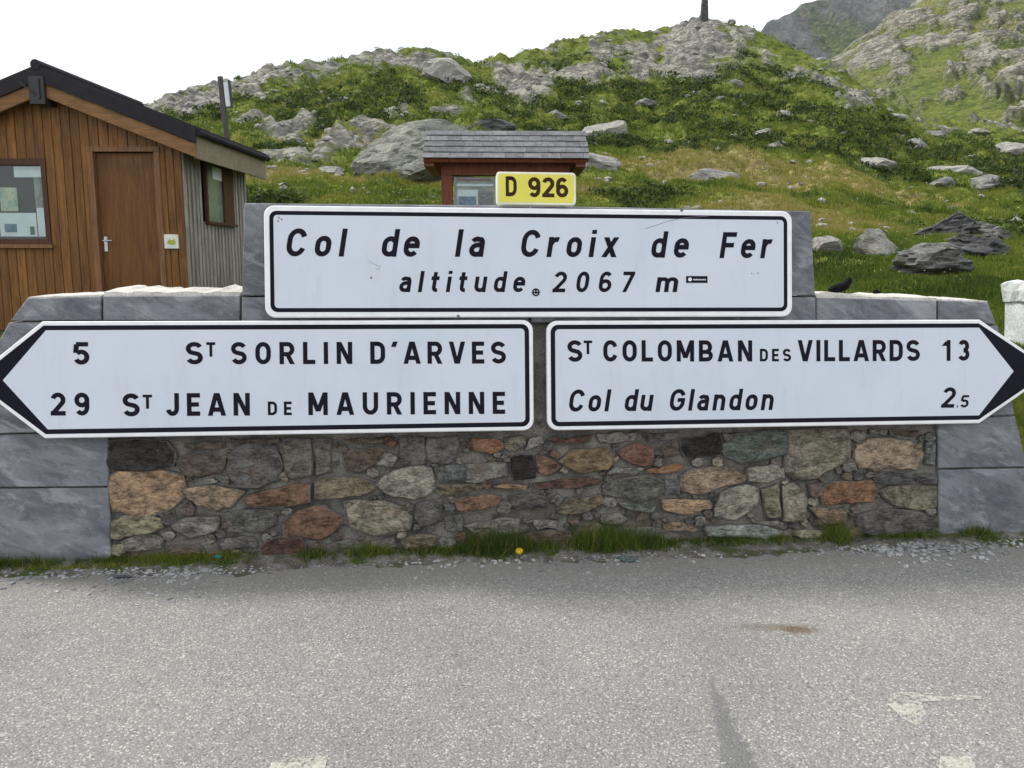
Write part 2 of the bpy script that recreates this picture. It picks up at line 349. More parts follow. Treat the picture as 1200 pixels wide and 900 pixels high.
# terrain material: per-vertex rock and dryness masks + fine grain
def terrain_mat(name, green=((.055, .080, .013), (.145, .180, .025)), rocks=((.10, .10, .092), (.33, .32, .275)), sc=1.0, strat=None):
    m_, t = new_mat(name); v = t.n('ShaderNodeTexCoord').outputs['Object']
    rk = t.n('ShaderNodeAttribute', attribute_name='rock').outputs['Fac']; dr = t.n('ShaderNodeAttribute', attribute_name='dry').outputs['Fac']
    a = t.noise(v, .9 * sc, 8, .65); b = t.noise(v, 3.5 * sc, 6, .65); f = t.noise(v, 16 * sc, 5, .7)
    g = t.mix(t.step(a, .35, .65), green[0], green[1])
    g = t.mix(t.math('MULTIPLY', t.step(b, .45, .7), .7), g, (.23, .225, .045))
    g = t.mix(t.math('MULTIPLY', t.step(b, .50, .32), .55), g, (.028, .042, .012))
    dcol = t.mix(t.step(b, .35, .65), (.15, .115, .05), (.27, .235, .10))
    g = t.mix(t.step(t.math('ADD', dr, t.math('MULTIPLY', t.math('SUBTRACT', b, .5), 1.1)), .35, .9), g, dcol)
    g = t.mix(.5, g, t.mix(t.step(f, .3, .7), t.mix(1.0, g, (.35, .38, .35), 'MULTIPLY'), t.mix(1.0, g, (1.5, 1.5, 1.4), 'MULTIPLY')))
    rv = t.mapv(v, strat[0], rot=strat[1]) if strat else t.mapv(v, (1, 1, 2.4))
    ra = t.noise(rv, .5 * sc, 9, .68, .4); rf = t.noise(rv, 4.0 * sc, 7, .75); rb = t.noise(rv, 1.6 * sc, 7, .7)
    r = t.mix(t.step(ra, .38, .60), rocks[0], rocks[1])
    vc = t.n('ShaderNodeTexVoronoi', {'Vector': t.n('ShaderNodeVectorMath', {0: t.mapv(v, (1, .6, 1.6), rot=(0, .4, 0)), 1: t.n('ShaderNodeVectorMath', {0: t.n('ShaderNodeTexNoise', {'Vector': v, 'Scale': 1.4 * sc}).outputs[1], 'Scale': .8 / sc}, operation='SCALE').outputs[0]}, operation='ADD').outputs[0], 'Scale': 1.1 * sc}, feature='DISTANCE_TO_EDGE').outputs['Distance']
    r = t.mix(t.math('MULTIPLY', t.math('SUBTRACT', 1.0, t.step(vc, .0, .07)), .75), r, (.05, .05, .052))
    r = t.mix(t.math('MULTIPLY', t.step(rb, .52, .57), .72), r, (.06, .06, .058)); r = t.mix(t.math('MULTIPLY', t.step(rf, .54, .62), .75), r, (.045, .045, .047))
    r = t.mix(t.math('MULTIPLY', t.step(rf, .42, .33), .6), r, (.50, .48, .43))
    r = t.mix(t.math('MULTIPLY', t.step(b, .52, .66), .45), r, (.15, .16, .08))
    k = t.math('ADD', rk, t.math('MULTIPLY', t.math('SUBTRACT', rf, .5), 1.6)); k = t.math('ADD', k, t.math('MULTIPLY', t.math('SUBTRACT', b, .5), .9))
    c_ = t.mix(t.step(k, .46, .54), g, r)
    h = t.math('ADD', t.math('MULTIPLY', rf, 1.0), t.math('MULTIPLY', f, .5))
    finish(t, c_, .95, t.bump(h, .5, .12 / sc, t.bump(ra, .6, .35 / sc)), .15); return m_
M_TERR = terrain_mat('alpine_meadow')
M_TERR2 = terrain_mat('rocky_hillside', ((.05, .072, .017), (.115, .145, .03)), ((.095, .093, .082), (.34, .325, .27)), sc=.55, strat=((1.2, 1, 3.2), (0, R_(-38), 0)))
M_TERR3 = terrain_mat('far_mountain_ground', ((.022, .04, .02), (.05, .075, .03)), ((.05, .055, .06), (.12, .12, .125)), sc=.05, strat=((3, 1, .8), (0, R_(20), 0)))  # blue-grey tones: distance haze partly put into the mountain's own colours
def foliage_mat(name, stops, trans=.3):
    m_, t = new_mat(name); a = t.n('ShaderNodeAttribute', attribute_name='tint').outputs['Fac']
    r = t.n('ShaderNodeValToRGB', {'Fac': a}); e = r.color_ramp.elements
    while len(e) < len(stops): e.new(.5)
    for x, (p, c) in zip(e, stops): x.position = p; x.color = c4(c)
    b = t.n('ShaderNodeBsdfPrincipled', {'Base Color': r.outputs[0], 'Roughness': .7, 'Specular IOR Level': .2})
    tr = t.n('ShaderNodeBsdfTranslucent', {'Color': r.outputs[0]})
    mx = t.n('ShaderNodeMixShader', {0: trans, 1: b.outputs[0], 2: tr.outputs[0]}); t.n('ShaderNodeOutputMaterial', {'Surface': mx.outputs[0]}); return m_
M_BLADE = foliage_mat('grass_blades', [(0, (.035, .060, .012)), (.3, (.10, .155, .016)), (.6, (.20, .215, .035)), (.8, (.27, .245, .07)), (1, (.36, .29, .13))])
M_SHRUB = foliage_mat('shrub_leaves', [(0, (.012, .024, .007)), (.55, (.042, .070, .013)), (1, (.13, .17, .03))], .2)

# ------------------------------------------------------------------ road and ground
UPZ = Vector((0, 0, 1)); O0 = Vector((0, 0, 0))
def gp(px, py, z=0.0): return on_plane(px, py, Vector((0, 0, z)), UPZ)
tag(mesh_obj('road', [(-70, -60, 0), (70, -60, 0), (70, 12, 0), (-70, 12, 0)], [(0, 1, 2, 3)], M_ASPH), kind='structure')
tag(mesh_obj('valley_ground', [(-6000, -3000, -3.0), (6000, -3000, -3.0), (6000, 8000, -3.0), (-6000, 8000, -3.0)], [(0, 1, 2, 3)], grain('valley_grass', (.05, .09, .02), (.12, .13, .05), .05)), kind='structure')

# ------------------------------------------------------------------ wall plane
TH = R_(5.8); BAT = R_(7.5)
WU = Vector((math.cos(TH), math.sin(TH), 0)); WB = Vector((-math.sin(TH), math.cos(TH), 0))      # along the wall, into the wall
WV = (UPZ * math.cos(BAT) + WB * math.sin(BAT)); WN = WU.cross(WV).normalized()                   # up the face, out of the face
if WN.y > 0: WN = -WN
W0 = gp(600, 645)
def wp(px, py, off=0.0): return on_plane(px, py, W0 + WN * off, WN)
def wst(p): return ((p - W0).dot(WU), (p - W0).dot(WV))
def wpt(s, t_, off=0.0): return W0 + WU * s + WV * t_ + WN * off

# ------------------------------------------------------------------ terrain
def interp(tab, x): a = np.array(tab, float); return np.interp(x, a[:, 0], a[:, 1])
SKY = [(-900, 190), (-200, 165), (100, 135), (175, 122), (200, 112), (250, 96), (300, 86), (340, 76), (400, 66), (450, 61), (520, 63), (575, 66), (600, 69), (615, 60), (640, 51), (690, 41), (750, 39), (785, 38), (800, 28), (812, 21), (835, 20), (860, 24), (890, 39), (930, 56), (980, 76), (1010, 98), (1040, 122), (1075, 140), (1130, 146), (1200, 150), (1400, 140), (2100, 120)]
RID = [(-900, 45), (100, 42), (200, 46), (300, 52), (450, 62), (575, 66), (615, 70), (690, 78), (830, 86), (930, 78), (1010, 66), (1075, 70), (1200, 80), (2100, 90)]
def slope_t(x, y): # tan elevation of a photo row at photo column x
    v = (450 - (y - (x - 600) * math.tan(ROLL))) / F; return (v * math.cos(PITCH) - math.sin(PITCH)) / (math.cos(PITCH) + v * math.sin(PITCH))
def row_of(t_, x): return 450 - F * (t_ * math.cos(PITCH) + math.sin(PITCH)) / (math.cos(PITCH) - t_ * math.sin(PITCH)) + (x - 600) * math.tan(ROLL)
def col_of(X, Y, tab):
    px = 600 + F * X / Y
    for _ in range(4): px = 600 + F * X / (Y * (math.cos(PITCH) - slope_t(px, interp(tab, px)) * math.sin(PITCH)))
    return px
ROCKS_MASK = [ # photo column, row, half width, half height, strength
 (215, 125, 55, 16, 1), (270, 108, 50, 12, 1), (320, 92, 60, 11, 1), (385, 78, 55, 9, .9), (440, 68, 45, 8, .9), (490, 72, 40, 9, .8),
 (330, 152, 40, 10, 1.1), (395, 172, 38, 20, 1.0), (430, 158, 30, 16, 1.0), (350, 190, 46, 8, 1.1), (470, 122, 16, 10, .7), (520, 128, 22, 6, .7), (300, 145, 20, 6, .8), (420, 120, 16, 12, .6), (455, 135, 14, 10, .6),
 (608, 104, 26, 22, 1.2), (575, 112, 26, 10, .8), (545, 116, 20, 8, .7), (640, 100, 20, 14, .7), (692, 90, 34, 16, .9), (715, 58, 40, 12, .85), (752, 66, 24, 20, .8), (640, 56, 26, 5, .8),
 (818, 55, 40, 38, 1.4), (790, 62, 18, 24, 1.2), (868, 42, 22, 16, 1.0), (900, 70, 16, 12, .7), (780, 80, 18, 8, .9), (930, 92, 22, 7, .8), (965, 100, 26, 9, .9), (1000, 112, 26, 12, .9), (985, 78, 14, 8, .5),
 (1040, 160, 30, 4, .6), (1100, 150, 30, 5, .7), (1170, 150, 30, 6, .8)]
HUTC = (-5.9, 11.0)
def depth_of(x, y):
    """distance at which the slope crosses a photo row in a photo column"""
    tr = slope_t(x, interp(SKY, x)); R = interp(RID, x); q = (max(slope_t(x, y), 0) / tr) ** (1 / .6)
    return 10.5 + q * (R - 10.5)
def H(X, Y, full=False):
    X = np.asarray(X, float); Y = np.asarray(Y, float)
    px = col_of(X, Y, SKY)
    tr = slope_t(px, interp(SKY, px)); R = interp(RID, px)
    q = (Y - 10.5) / (R - 10.5)
    z_hi = 1.6 + Y * tr * np.power(np.clip(q, .0004, 1.0), .6)
    z_ridge = 1.6 + R * tr
    z_hi = np.where(q > 1, z_ridge - (Y - R) * .30, z_hi)
    z_lo = .88 + (Y - 5.2) * .115
    k = sstep(Y, 9.5, 13.5); z = z_lo * (1 - k) + z_hi * k
    # level pad for the hut, falling to the left
    hk = (1 - sstep(X, -3.6, -2.2)) * (1 - sstep(Y, 12.5, 17))
    z = z * (1 - hk) + (.70) * hk
    # to the right of the wall the bank drops to the road
    rk = sstep(X, 3.6, 5.5) * (1 - sstep(Y, 5, 9)); z = z - rk * .5
    far = sstep(Y, 9, 26)
    te = (z - 1.6) / Y; pm = 600 + F * X / (Y * (math.cos(PITCH) - te * math.sin(PITCH))); py = row_of(te, pm)
    rock = np.zeros_like(z)
    for (cx, cy, rx, ry, s) in ROCKS_MASK:
        e = ((pm - cx) / rx) ** 2 + ((py - cy) / ry) ** 2
        rock = np.maximum(rock, s * np.exp(-e * .9))
    n1 = fbm(X * .16, Y * .16, 3.3, 5); st_ = fbm((z - .35 * X) * .9, (X + z) * .10, 9.1, 4)
    rock = rock * .92 + far * (.42 * fbm(X * .5, Y * .25, 9.1, 4) + .22 * n1 + .30 * st_) - .06 + .14 * sstep(Y, 35, 70)
    rock = np.clip(rock, 0, 1.2); rk2 = sstep(rock, .3, .7)
    amp = .04 + .011 * Y
    z = z + amp * (.8 * fbm(X * .22, Y * .22, 1.7, 4)) * sstep(Y, 6, 14) + .05 * fbm(X * 1.1, Y * 1.1, 5, 3) * sstep(Y, 5.5, 8)
    hum = np.abs(fbm(X * .55, Y * .40, 8.2, 3)); hm2 = np.abs(fbm(X * 1.1 + 4, Y * .55, 2.7, 2)); z = z + far * (.5 * hum - .2) + far * sstep(Y, 14, 30) * .30 * hm2
    rr = ridged(X * .16 + z * .15, Y * .10, 2.2, 4); terr = np.round(rr * 2.2) / 2.2
    cr = np.abs(perlin(X * .45 + z * .35, Y * .22, z * .3)); z = z + rk2 * (1 - .65 * sstep(q, .82, .98)) * (.0022 * Y + .10) * (.1 + .45 * rr + .8 * terr - .35 * sstep(-cr, -.09, -.03))
    if full:
        dry = sstep(fbm(X * .12, Y * .2, 6.6, 4) + .45 * (np.exp(-((py - 225) / 30) ** 2)) * sstep(px, 350, 700) - .25, -.1, .5)
        dry = dry * (1 - sstep(Y, 26, 40) * .85) * sstep(Y, 11, 15)
        return z, rock, dry
    return z
def grid_terrain(name, px, ys, fn, mat, kind='structure'):
    PX, YY = np.meshgrid(px, ys); XX = (PX - 600) / (F * .985) * YY
    z, rock, dry = fn(XX, YY); V = np.stack([XX, YY, z], -1).reshape(-1, 3)
    ny, nx = XX.shape; i = np.arange(ny - 1)[:, None] * nx + np.arange(nx - 1)[None]; fcs = np.stack([i, i + 1, i + nx + 1, i + nx], -1).reshape(-1, 4)
    o = mesh_obj(name, V, fcs, mat, smooth=True, attrs={'rock': rock.ravel(), 'dry': dry.ravel()}); o['kind'] = kind; return o
px_cols = np.concatenate([np.linspace(-900, -30, 60, endpoint=False), np.linspace(-30, 1230, 620, endpoint=False), np.linspace(1230, 2100, 60)])
ys = np.concatenate([[4.95], 5.0 * (130 / 5.0) ** (np.linspace(0, 1, 460))])
# front edge follows the back of the wall
def H_front(X, Y):
    z, r, d = H(X, Y, True)
    line = W0.y + WB.y * .35 + (X - W0.x) * math.tan(TH)
    inwall = (Y < line); z = np.where(inwall, -.15, z)
    return z, r, d
hill = grid_terrain('hill', px_cols, ys, H_front, M_TERR)

SKY2 = [(700, 200), (900, 130), (940, 92), (985, 60), (1010, 40), (1060, 8), (1090, -12), (1200, -75), (1400, -170), (2100, -260)]
def H2(X, Y):
    px = col_of(X, Y, SKY2); tr = slope_t(px, interp(SKY2, px)); R = 190.0 + (px - 985) * .12
    q = (Y - 78) / (R - 78); z = 1.6 + Y * (.165 + (tr - .165) * np.power(np.clip(q, 0, 1), .8)); z = np.where(q > 1, (1.6 + R * tr) - (Y - R) * .3, z)
    z = np.where(q < 0, 1.6 + .165 * 78 - (78 - Y) * .4, z)
    a_ = z - .62 * X; b_ = z + 1.2 * X                                      # strata run down to the left
    n_ = fbm(a_ * .09, b_ * .022, 4.4, 5); rock = .30 + .45 * n_ + .80 * fbm(a_ * .32, b_ * .09, 2.0, 4) + .14 * np.exp(-((px - 1010) / 60) ** 2)
    rock = np.clip(rock, 0, 1); k = sstep(rock, .35, .65); fade = sstep(px, 960, 1060) * .7 + .3
    rr = ridged(a_ * .16, b_ * .05, 5.2, 5); z = z + fade * (1.6 * n_ - 1.2 + k * (.5 * rr + .7 * np.round(rr * 1.8) / 1.8)) + .35 * fbm(X * .35, Y * .35, 1, 3)
    return z, rock, .40 + .3 * fbm(X * .05, Y * .05, 3, 3)
o = grid_terrain('rocky_hillside', np.linspace(860, 2100, 760), 70 * (300 / 70) ** np.linspace(0, 1, 420), H2, M_TERR2)
SKY3 = [(-400, 300), (500, 250), (700, 150), (830, 75), (890, 34), (915, 18), (940, 10), (965, -4), (1010, -30), (1080, -60), (1200, -100), (1500, -140), (2100, 40)]
def H3(X, Y):
    px = col_of(X, Y, SKY3); tr = slope_t(px, interp(SKY3, px)); R = 1100.0
    q = (Y - 500) / (R - 500); z = 1.6 + Y * (.02 + (tr - .02) * np.clip(q, 0, 1)); z = np.where(q > 1, (1.6 + R * tr) - (Y - R) * .4, z)
    rr = ridged(X * .012, Y * .006, 3.1, 6); z = z + 14 * (rr - 1.2) * sstep(q, .05, .5) + 6 * fbm(X * .03, Y * .02, 2.0, 4)
    rock = np.clip(.30 + .5 * fbm(X * .012, z * .006, 6, 5) + .25 * rr + .15 * sstep(px, 900, 980), 0, 1)
    return z, rock, np.full_like(z, .1)
grid_terrain('far_mountain', np.linspace(-400, 2100, 420), np.linspace(480, 1500, 220), H3, M_TERR3)

def ground_at(px, py):
    """point where the photo's ray meets the hill"""
    d = ray(px, py); ts = np.concatenate([np.linspace(6, 30, 600), np.linspace(30, 120, 900)])
    P = np.array([[EYE.x + d.x * k, EYE.y + d.y * k, EYE.z + d.z * k] for k in ts]); h = H(P[:, 0], P[:, 1])
    hit = np.nonzero(P[:, 2] < h)[0]
    i = hit[0] if len(hit) else len(ts) - 1
    return Vector((P[i, 0], P[i, 1], float(h[i])))

# ------------------------------------------------------------------ rubble wall
wall = thing('stone_wall', 'long battered rubble stone wall with dressed slate corners carrying the road signs', 'wall', W0)
def mortar():
    # front sheet with relief + solid body behind
    Vv = []; ns, nt_ = 190, 60; corners = {}
    def P(px, py): return wst(wp(px, py))
    top = P(600, 352)[1]; sl0, sr0 = P(33, 352)[0], P(1160, 352)[0]; sl1, sr1 = P(-90, 660)[0], P(1215, 628)[0]
    SS = np.zeros((nt_, ns)); TT = np.zeros((nt_, ns))
    for j in range(nt_):
        f_ = j / (nt_ - 1); tt = -.12 + (top + .12) * f_; a = sl1 + (sl0 - sl1) * f_; b = sr1 + (sr0 - sr1) * f_
        SS[j] = np.linspace(a, b, ns); TT[j] = tt
    D = -.017 + .010 * fbm(SS * 9, TT * 9, 3, 4) + .004 * fbm(SS * 30, TT * 30, 1, 3)
    P3 = np.array(W0)[None, None] + SS[..., None] * np.array(WU) + TT[..., None] * np.array(WV) + D[..., None] * np.array(WN)
    V = P3.reshape(-1, 3); i = np.arange(nt_ - 1)[:, None] * ns + np.arange(ns - 1)[None]
    F1 = np.stack([i, i + 1, i + ns + 1, i + ns], -1).reshape(-1, 4)
    mesh_obj('mortar', V, F1, M_MORTAR, wall, smooth=True)
    a, b, c, d = wpt(sl1, -.12, -.03), wpt(sr1, -.12, -.03), wpt(sr0, top, -.03), wpt(sl0, top, -.03)
    bk = WB * .42; mb = MB(); mb.add([a, b, c, d, a + bk * 1.6, b + bk * 1.6, c + bk, d + bk], [(0, 1, 2, 3), (5, 4, 7, 6), (0, 4, 5, 1), (1, 5, 6, 2), (2, 6, 7, 3), (3, 7, 4, 0)])
    mb.build('core', M_MORTAR, wall)
mortar()
def stone(poly, col, proud=None, local=False):
    rs = random.Random(int(poly[0][0] * 1301 + poly[0][1] * 707)); pts = poly if local else [wst(wp(x, y)) for x, y in poly]; n = len(pts)
    proud = proud or rs.uniform(.010, .026); out = []
    for i in range(n):
        a, b = pts[i], pts[(i + 1) % n]; L = math.hypot(b[0] - a[0], b[1] - a[1]); k = max(2, min(4, int(L / .045)))
        for j in range(k):
            f_ = j / k; jt = .010 if j else .004
            out.append((a[0] + (b[0] - a[0]) * f_ + rs.uniform(-jt, jt), a[1] + (b[1] - a[1]) * f_ + rs.uniform(-jt, jt)))
    # soften corners
    m_ = len(out); out = [((out[i - 1][0] + 14 * out[i][0] + out[(i + 1) % m_][0]) / 16, (out[i - 1][1] + 14 * out[i][1] + out[(i + 1) % m_][1]) / 16) for i in range(m_)]
    cx = sum(p[0] for p in out) / m_; cy = sum(p[1] for p in out) / m_
    V = []; tilt = (rs.uniform(-.09, .09), rs.uniform(-.16, .03))
    for k, h in ((1.16, -.03), (1.12, proud * .35), (1.01, proud * .85), (.62, proud)):
        for (x, y) in out:
            hh = h + (rs.uniform(-.32, .32) * proud if k < 1 else 0) + (tilt[0] * (x - cx) + tilt[1] * (y - cy)) * (k <= 1.1)
            V.append(wpt(cx + (x - cx) * k, cy + (y - cy) * k, hh))
    V.append(wpt(cx, cy, proud * 1.05)); Fs = []
    for r in range(3):
        for i in range(m_): j = (i + 1) % m_; Fs.append((r * m_ + i, r * m_ + j, (r + 1) * m_ + j, (r + 1) * m_ + i))
    for i in range(m_): Fs.append((3 * m_ + i, 3 * m_ + (i + 1) % m_, 4 * m_))
    o = mesh_obj('stone', V, [f[::-1] for f in Fs], M_STONE, wall, smooth=False, attrs={'edge': [1.0] * m_ + [.75] * m_ + [.22] * m_ + [0.0] * (m_ + 1)})
    lum = sum(col) / 3; kk = rs.uniform(.68, .95); o.color = c4(tuple((c * .62 + lum * .38) * kk for c in col)); return o
K = dict(char=(.045, .043, .042), org=(.42, .26, .13), grust=(.17, .13, .11), tan=(.31, .22, .14), dgr=(.13, .13, .135), ygr=(.25, .235, .15), gry=(.22, .22, .205), grn=(.15, .165, .14),
         pgr=(.19, .175, .155), brn=(.15, .115, .085), rust=(.22, .115, .065), gbr=(.20, .165, .10), pale=(.34, .34, .28), tgr=(.27, .25, .19), red=(.20, .085, .06), dred=(.13, .065, .05),
         blu=(.14, .165, .185), teal=(.12, .16, .15), gold=(.24, .17, .075), orust=(.29, .13, .05), slate=(.10, .11, .12), pink=(.36, .26, .18), olive=(.24, .24, .16), bpale=(.22, .27, .27), blk=(.04, .034, .032))
STN = [
('char', [(130,517),(165,516),(195,518),(202,530),(200,546),(180,550),(135,549),(128,540)]),
('org', [(133,558),(143,552),(179,553),(212,556.6),(214,581),(200,594),(173,603),(136,599),(131.6,581.5)]),
('grust', [(209,540),(216,534),(250,533),(262,541),(258,554),(235,559),(215,555)]),
('tan', [(216,572.6),(244.5,569),(285.4,576),(271,594),(255,597.5),(234,592),(220,581.5)]),
('dgr', [(268,555),(272,532),(290,522),(320,524),(329,545),(325,562),(305,571),(280,570)]),
('ygr', [(131,612),(147,605.5),(187.6,608),(189,619),(138,632),(131.6,628)]),
('gry', [(202,613.5),(219.6,607),(255,606),(253,620.6),(223,631),(209,622)]),
('grn', [(266,601),(290,598),(320,600),(322,615),(300,624),(270,622)]),
('dgr', [(182,601),(205,600),(208,612),(195,615),(190,607)]),
('gry', [(143,634),(175,626),(192,632),(190,641),(150,645)]),
('brn', [(219,520),(262,518),(262,524),(222,526)]),
('pgr', [(333.4,515.7),(363,515.7),(365,556.6),(342,559),(335,549.5)]),
('pgr', [(369,516),(388,516),(387.6,553),(370,556)]),
('brn', [(402.7,533.5),(415,526),(449,527),(447,539),(422,553),(408,549.5)]),
('rust', [(291,580),(313,575),(339,569),(360,568),(360,588),(325,592),(293,591),(288,585)]),
('gbr', [(371,565),(394,560),(433,565),(440,573),(422,580),(387,584),(371,583)]),
('tgr', [(406,589),(449,587),(470,594),(480,606),(478,618),(462,624),(435,626),(412,616)]),
('rust', [(331.6,613.5),(351,599),(380,593),(397,605),(396,619),(374,631),(335,628)]),
('dred', [(307,642),(321,631),(351,631),(356,647),(333,658),(308,653)]),
('dgr', [(385,640),(410,632),(430,638),(430,655),(390,657)]),
('brn', [(405,516),(448,514),(450,519),(408,522)]),
('orust', [(450,514),(463,513),(466,521),(455,525)]),
('dgr', [(468,513),(497,512),(499,543),(472,543)]),
('dgr', [(501.5,513.5),(536,512),(534,534),(524,543),(503,539)]),
('pale', [(443.6,567.6),(463,551.6),(484.5,547),(504,550),(508.5,571),(499,580),(484.5,584.5),(451,576.5)]),
('blu', [(511,551.6),(525,544.5),(545,544.5),(545,563),(515,564)]),
('gry', [(547,543),(591,543),(594,557),(564.5,564),(547,564)]),
('orust', [(554,514),(586,516),(590,526),(575,532),(556,528.5)]),
('tgr', [(591,514),(612,511),(616,522),(600,529),(593,526)]),
('rust', [(536,585),(564.5,580),(586,582),(582,592.5),(547,599),(536,596)]),
('org', [(579,571),(591,566),(618,568),(614,574)]),
('gbr', [(511,567),(557,567),(554,573),(547,578),(515,578)]),
('blk', [(598,536),(624,534),(627,560),(602,562)]),
('rust', [(628,534),(646,538),(657,548),(639,557),(629,551)]),
('dgr', [(488,591),(516.5,587),(517,610),(493,615.6),(486,607)]),
('blu', [(520,591),(532.5,591),(531,599.6),(521,599.6)]),
('gbr', [(472,631.6),(490,626),(511,627),(509,640.5),(475,642)]),
('gry', [(545,616),(572,611),(591,607),(607,608.5),(607,625),(560,630)]),
('dgr', [(597,582),(620,578),(638,582),(641,594),(605,597)]),
('gry', [(620,514),(634,512),(637,519),(614,528)]),
('red', [(642,515),(676.5,512),(694,509),(687,518),(659,520)]),
('gold', [(657,541),(671,527),(707,524),(717,536),(710,550),(678,553)]),
('red', [(723,529),(747.6,520),(765,521.7),(763.6,545),(742,544)]),
('dred', [(629,565),(689,559),(705,562.6),(701,568),(635.6,572)]),
('grn', [(708.5,569.7),(731.6,561),(760,557),(776,566),(776,577),(755,586),(728,582),(710,578.6)]),
('gbr', [(653,596),(666,584),(699.6,580),(705,589),(683.6,600),(662,602)]),
('teal', [(724.5,588.5),(769,591),(765,600),(739,598)]),
('gry', [(625,609),(651.6,610.6),(651.6,618),(628.5,620)]),
('brn', [(618,626.6),(644.5,620.5),(667.6,625),(666,641),(623,648)]),
('gry', [(705,603.5),(724.5,601),(735,609),(724.5,614),(705,612)]),
('orust', [(758,551),(772,548),(790,543),(800,549),(785,554),(762,554)]),
('brn', [(776,522),(794,516.7),(795,532.7),(778,536)]),
('blk', [(798,514),(843,508),(845,525.6),(836.5,533),(804.5,536)]),
('teal', [(848,522),(866.7,508),(919,506),(921,531),(870,543),(852.5,534.5)]),
('tan', [(799,557.6),(813,549.7),(859.6,549),(872,556),(870,563),(831,576),(810,577),(799,570)]),
('pale', [(876,548.7),(911,545),(914,559),(899,565),(878,563)]),
('pale', [(838,597),(845,579),(874,569),(887,572),(886,593),(863,608),(838,604)]),
('ygr', [(891.6,575),(911,568),(913,605.6),(897,605.6)]),
('tgr', [(917,571),(930,567),(944,583),(944,592),(940,608),(917,610)]),
('org', [(776,586),(829,586),(831,595),(808,603),(778,598.5)]),
('tan', [(778,614.5),(795.6,611),(817,620),(811.6,623),(783,621.6)]),
('bpale', [(831,616),(877,614.5),(915,621.6),(915,632),(831,627)]),
('blu', [(779,562),(796,562),(796,579),(779,580)]),
('tgr', [(915,549),(920,549),(919,560),(915,559)]),
('tgr', [(924,506),(990,505),(993,536),(971.5,548.7),(955.5,559),(934,560),(922,552)]),
('pink', [(1005,522),(1019.5,516),(1066,517),(1080,533),(1071,549),(1044,547),(1027,551),(1009,547),(1002,536)]),
('slate', [(1023,557.5),(1034,554),(1067.5,556),(1067.5,565),(1027,565)]),
('slate', [(1073,556),(1096,556),(1094,566),(1075,565)]),
('grust', [(945,568),(962,566),(962,579),(950,582)]),
('orust', [(964.5,572),(979,565),(1020,564),(1027,575),(1020,588),(966,591)]),
('olive', [(1031,575),(1044,570),(1094,570),(1094,593),(1071,597),(1041,588)]),
('tan', [(947,595),(987.5,595),(991,613),(966,613)]),
('dgr', [(1009,604),(1044,598),(1095,605.5),(1095,621.5),(1044,630),(1012,625)]),
('ygr', [(929,621.5),(986,621.5),(987.5,630),(938,632)]),
('teal', [(1084,520),(1095,520),(1094,545),(1084,543)]),
('gry', [(1018,504),(1039,504),(1035.5,510.5),(1019.5,509)]),
('brn', [(1043,504),(1075,504),(1073,510),(1044,510)]),
('gry', [(436,607 + 27),(460,630),(466,640),(440,646)]), ('grust', [(195,640),(230,638),(240,648),(200,651)]), ('dgr', [(258,632),(296,630),(300,640),(262,643)]),
('dgr', [(708,622),(760,618),(800,630),(790,640),(715,640)]), ('grn', [(520,606),(540,602),(542,622),(522,620)]), ('gry', [(720,547),(755,549),(745,555),(712,556)]),
('brn', [(270,514),(325,513),(325,519),(274,520)]), ('gry', [(700,508),(745,507),(742,517),(705,519)]), ('dgr', [(755,507),(796,507),(790,514),(760,517)]), ('gry', [(880,608),(918,612),(916,618),(884,613)]),
('dgr', [(846,508),(862,507),(852,519)]), ('gry', [(460,553 - 5),(440,545),(452,530),(466,536)]),
]
for k, poly in STN: stone(poly, K[k])
# small chinking stones in the wide joints
def seg_d(p, a, b):
    ax, ay = b[0] - a[0], b[1] - a[1]; L = ax * ax + ay * ay; u = max(0, min(1, ((p[0] - a[0]) * ax + (p[1] - a[1]) * ay) / L)); return math.hypot(p[0] - a[0] - u * ax, p[1] - a[1] - u * ay)
def inside(p, P):
    c = False
    for a, b in zip(P, P[1:] + P[:1]):
        if (a[1] > p[1]) != (b[1] > p[1]) and p[0] < (b[0] - a[0]) * (p[1] - a[1]) / (b[1] - a[1]) + a[0]: c = not c
    return c
ALL = [[wst(wp(x, y)) for x, y in poly] for _, poly in STN]; rc = random.Random(21); lo = wst(wp(134, 655)); hi = wst(wp(1094, 508)); nadd = 0
for _ in range(3500):
    p = (rc.uniform(lo[0], hi[0]), rc.uniform(.015, hi[1])); d = 1
    for P in ALL:
        if abs(P[0][0] - p[0]) > .5: continue
        if inside(p, P): d = 0; break
        d = min(d, min(seg_d(p, a, b) for a, b in zip(P, P[1:] + P[:1])))
    if d > .019 and nadd < 120:
        r = min(d, .05) - .004; el = rc.uniform(1.0, 1.5) if d < .03 else 1.1; n_ = rc.choice((5, 6, 7)); a0 = rc.uniform(0, 6)
        P = [(p[0] + r * el * rc.uniform(.8, 1.05) * math.cos(a0 + 6.283 * i / n_), p[1] + r * rc.uniform(.75, 1.0) * math.sin(a0 + 6.283 * i / n_)) for i in range(n_)]
        ALL.append(P); stone(P, K[rc.choice(('gry', 'dgr', 'pgr', 'brn', 'grn', 'tgr', 'grust', 'dgr', 'gbr', 'rust'))], rc.uniform(.006, .014), True); nadd += 1

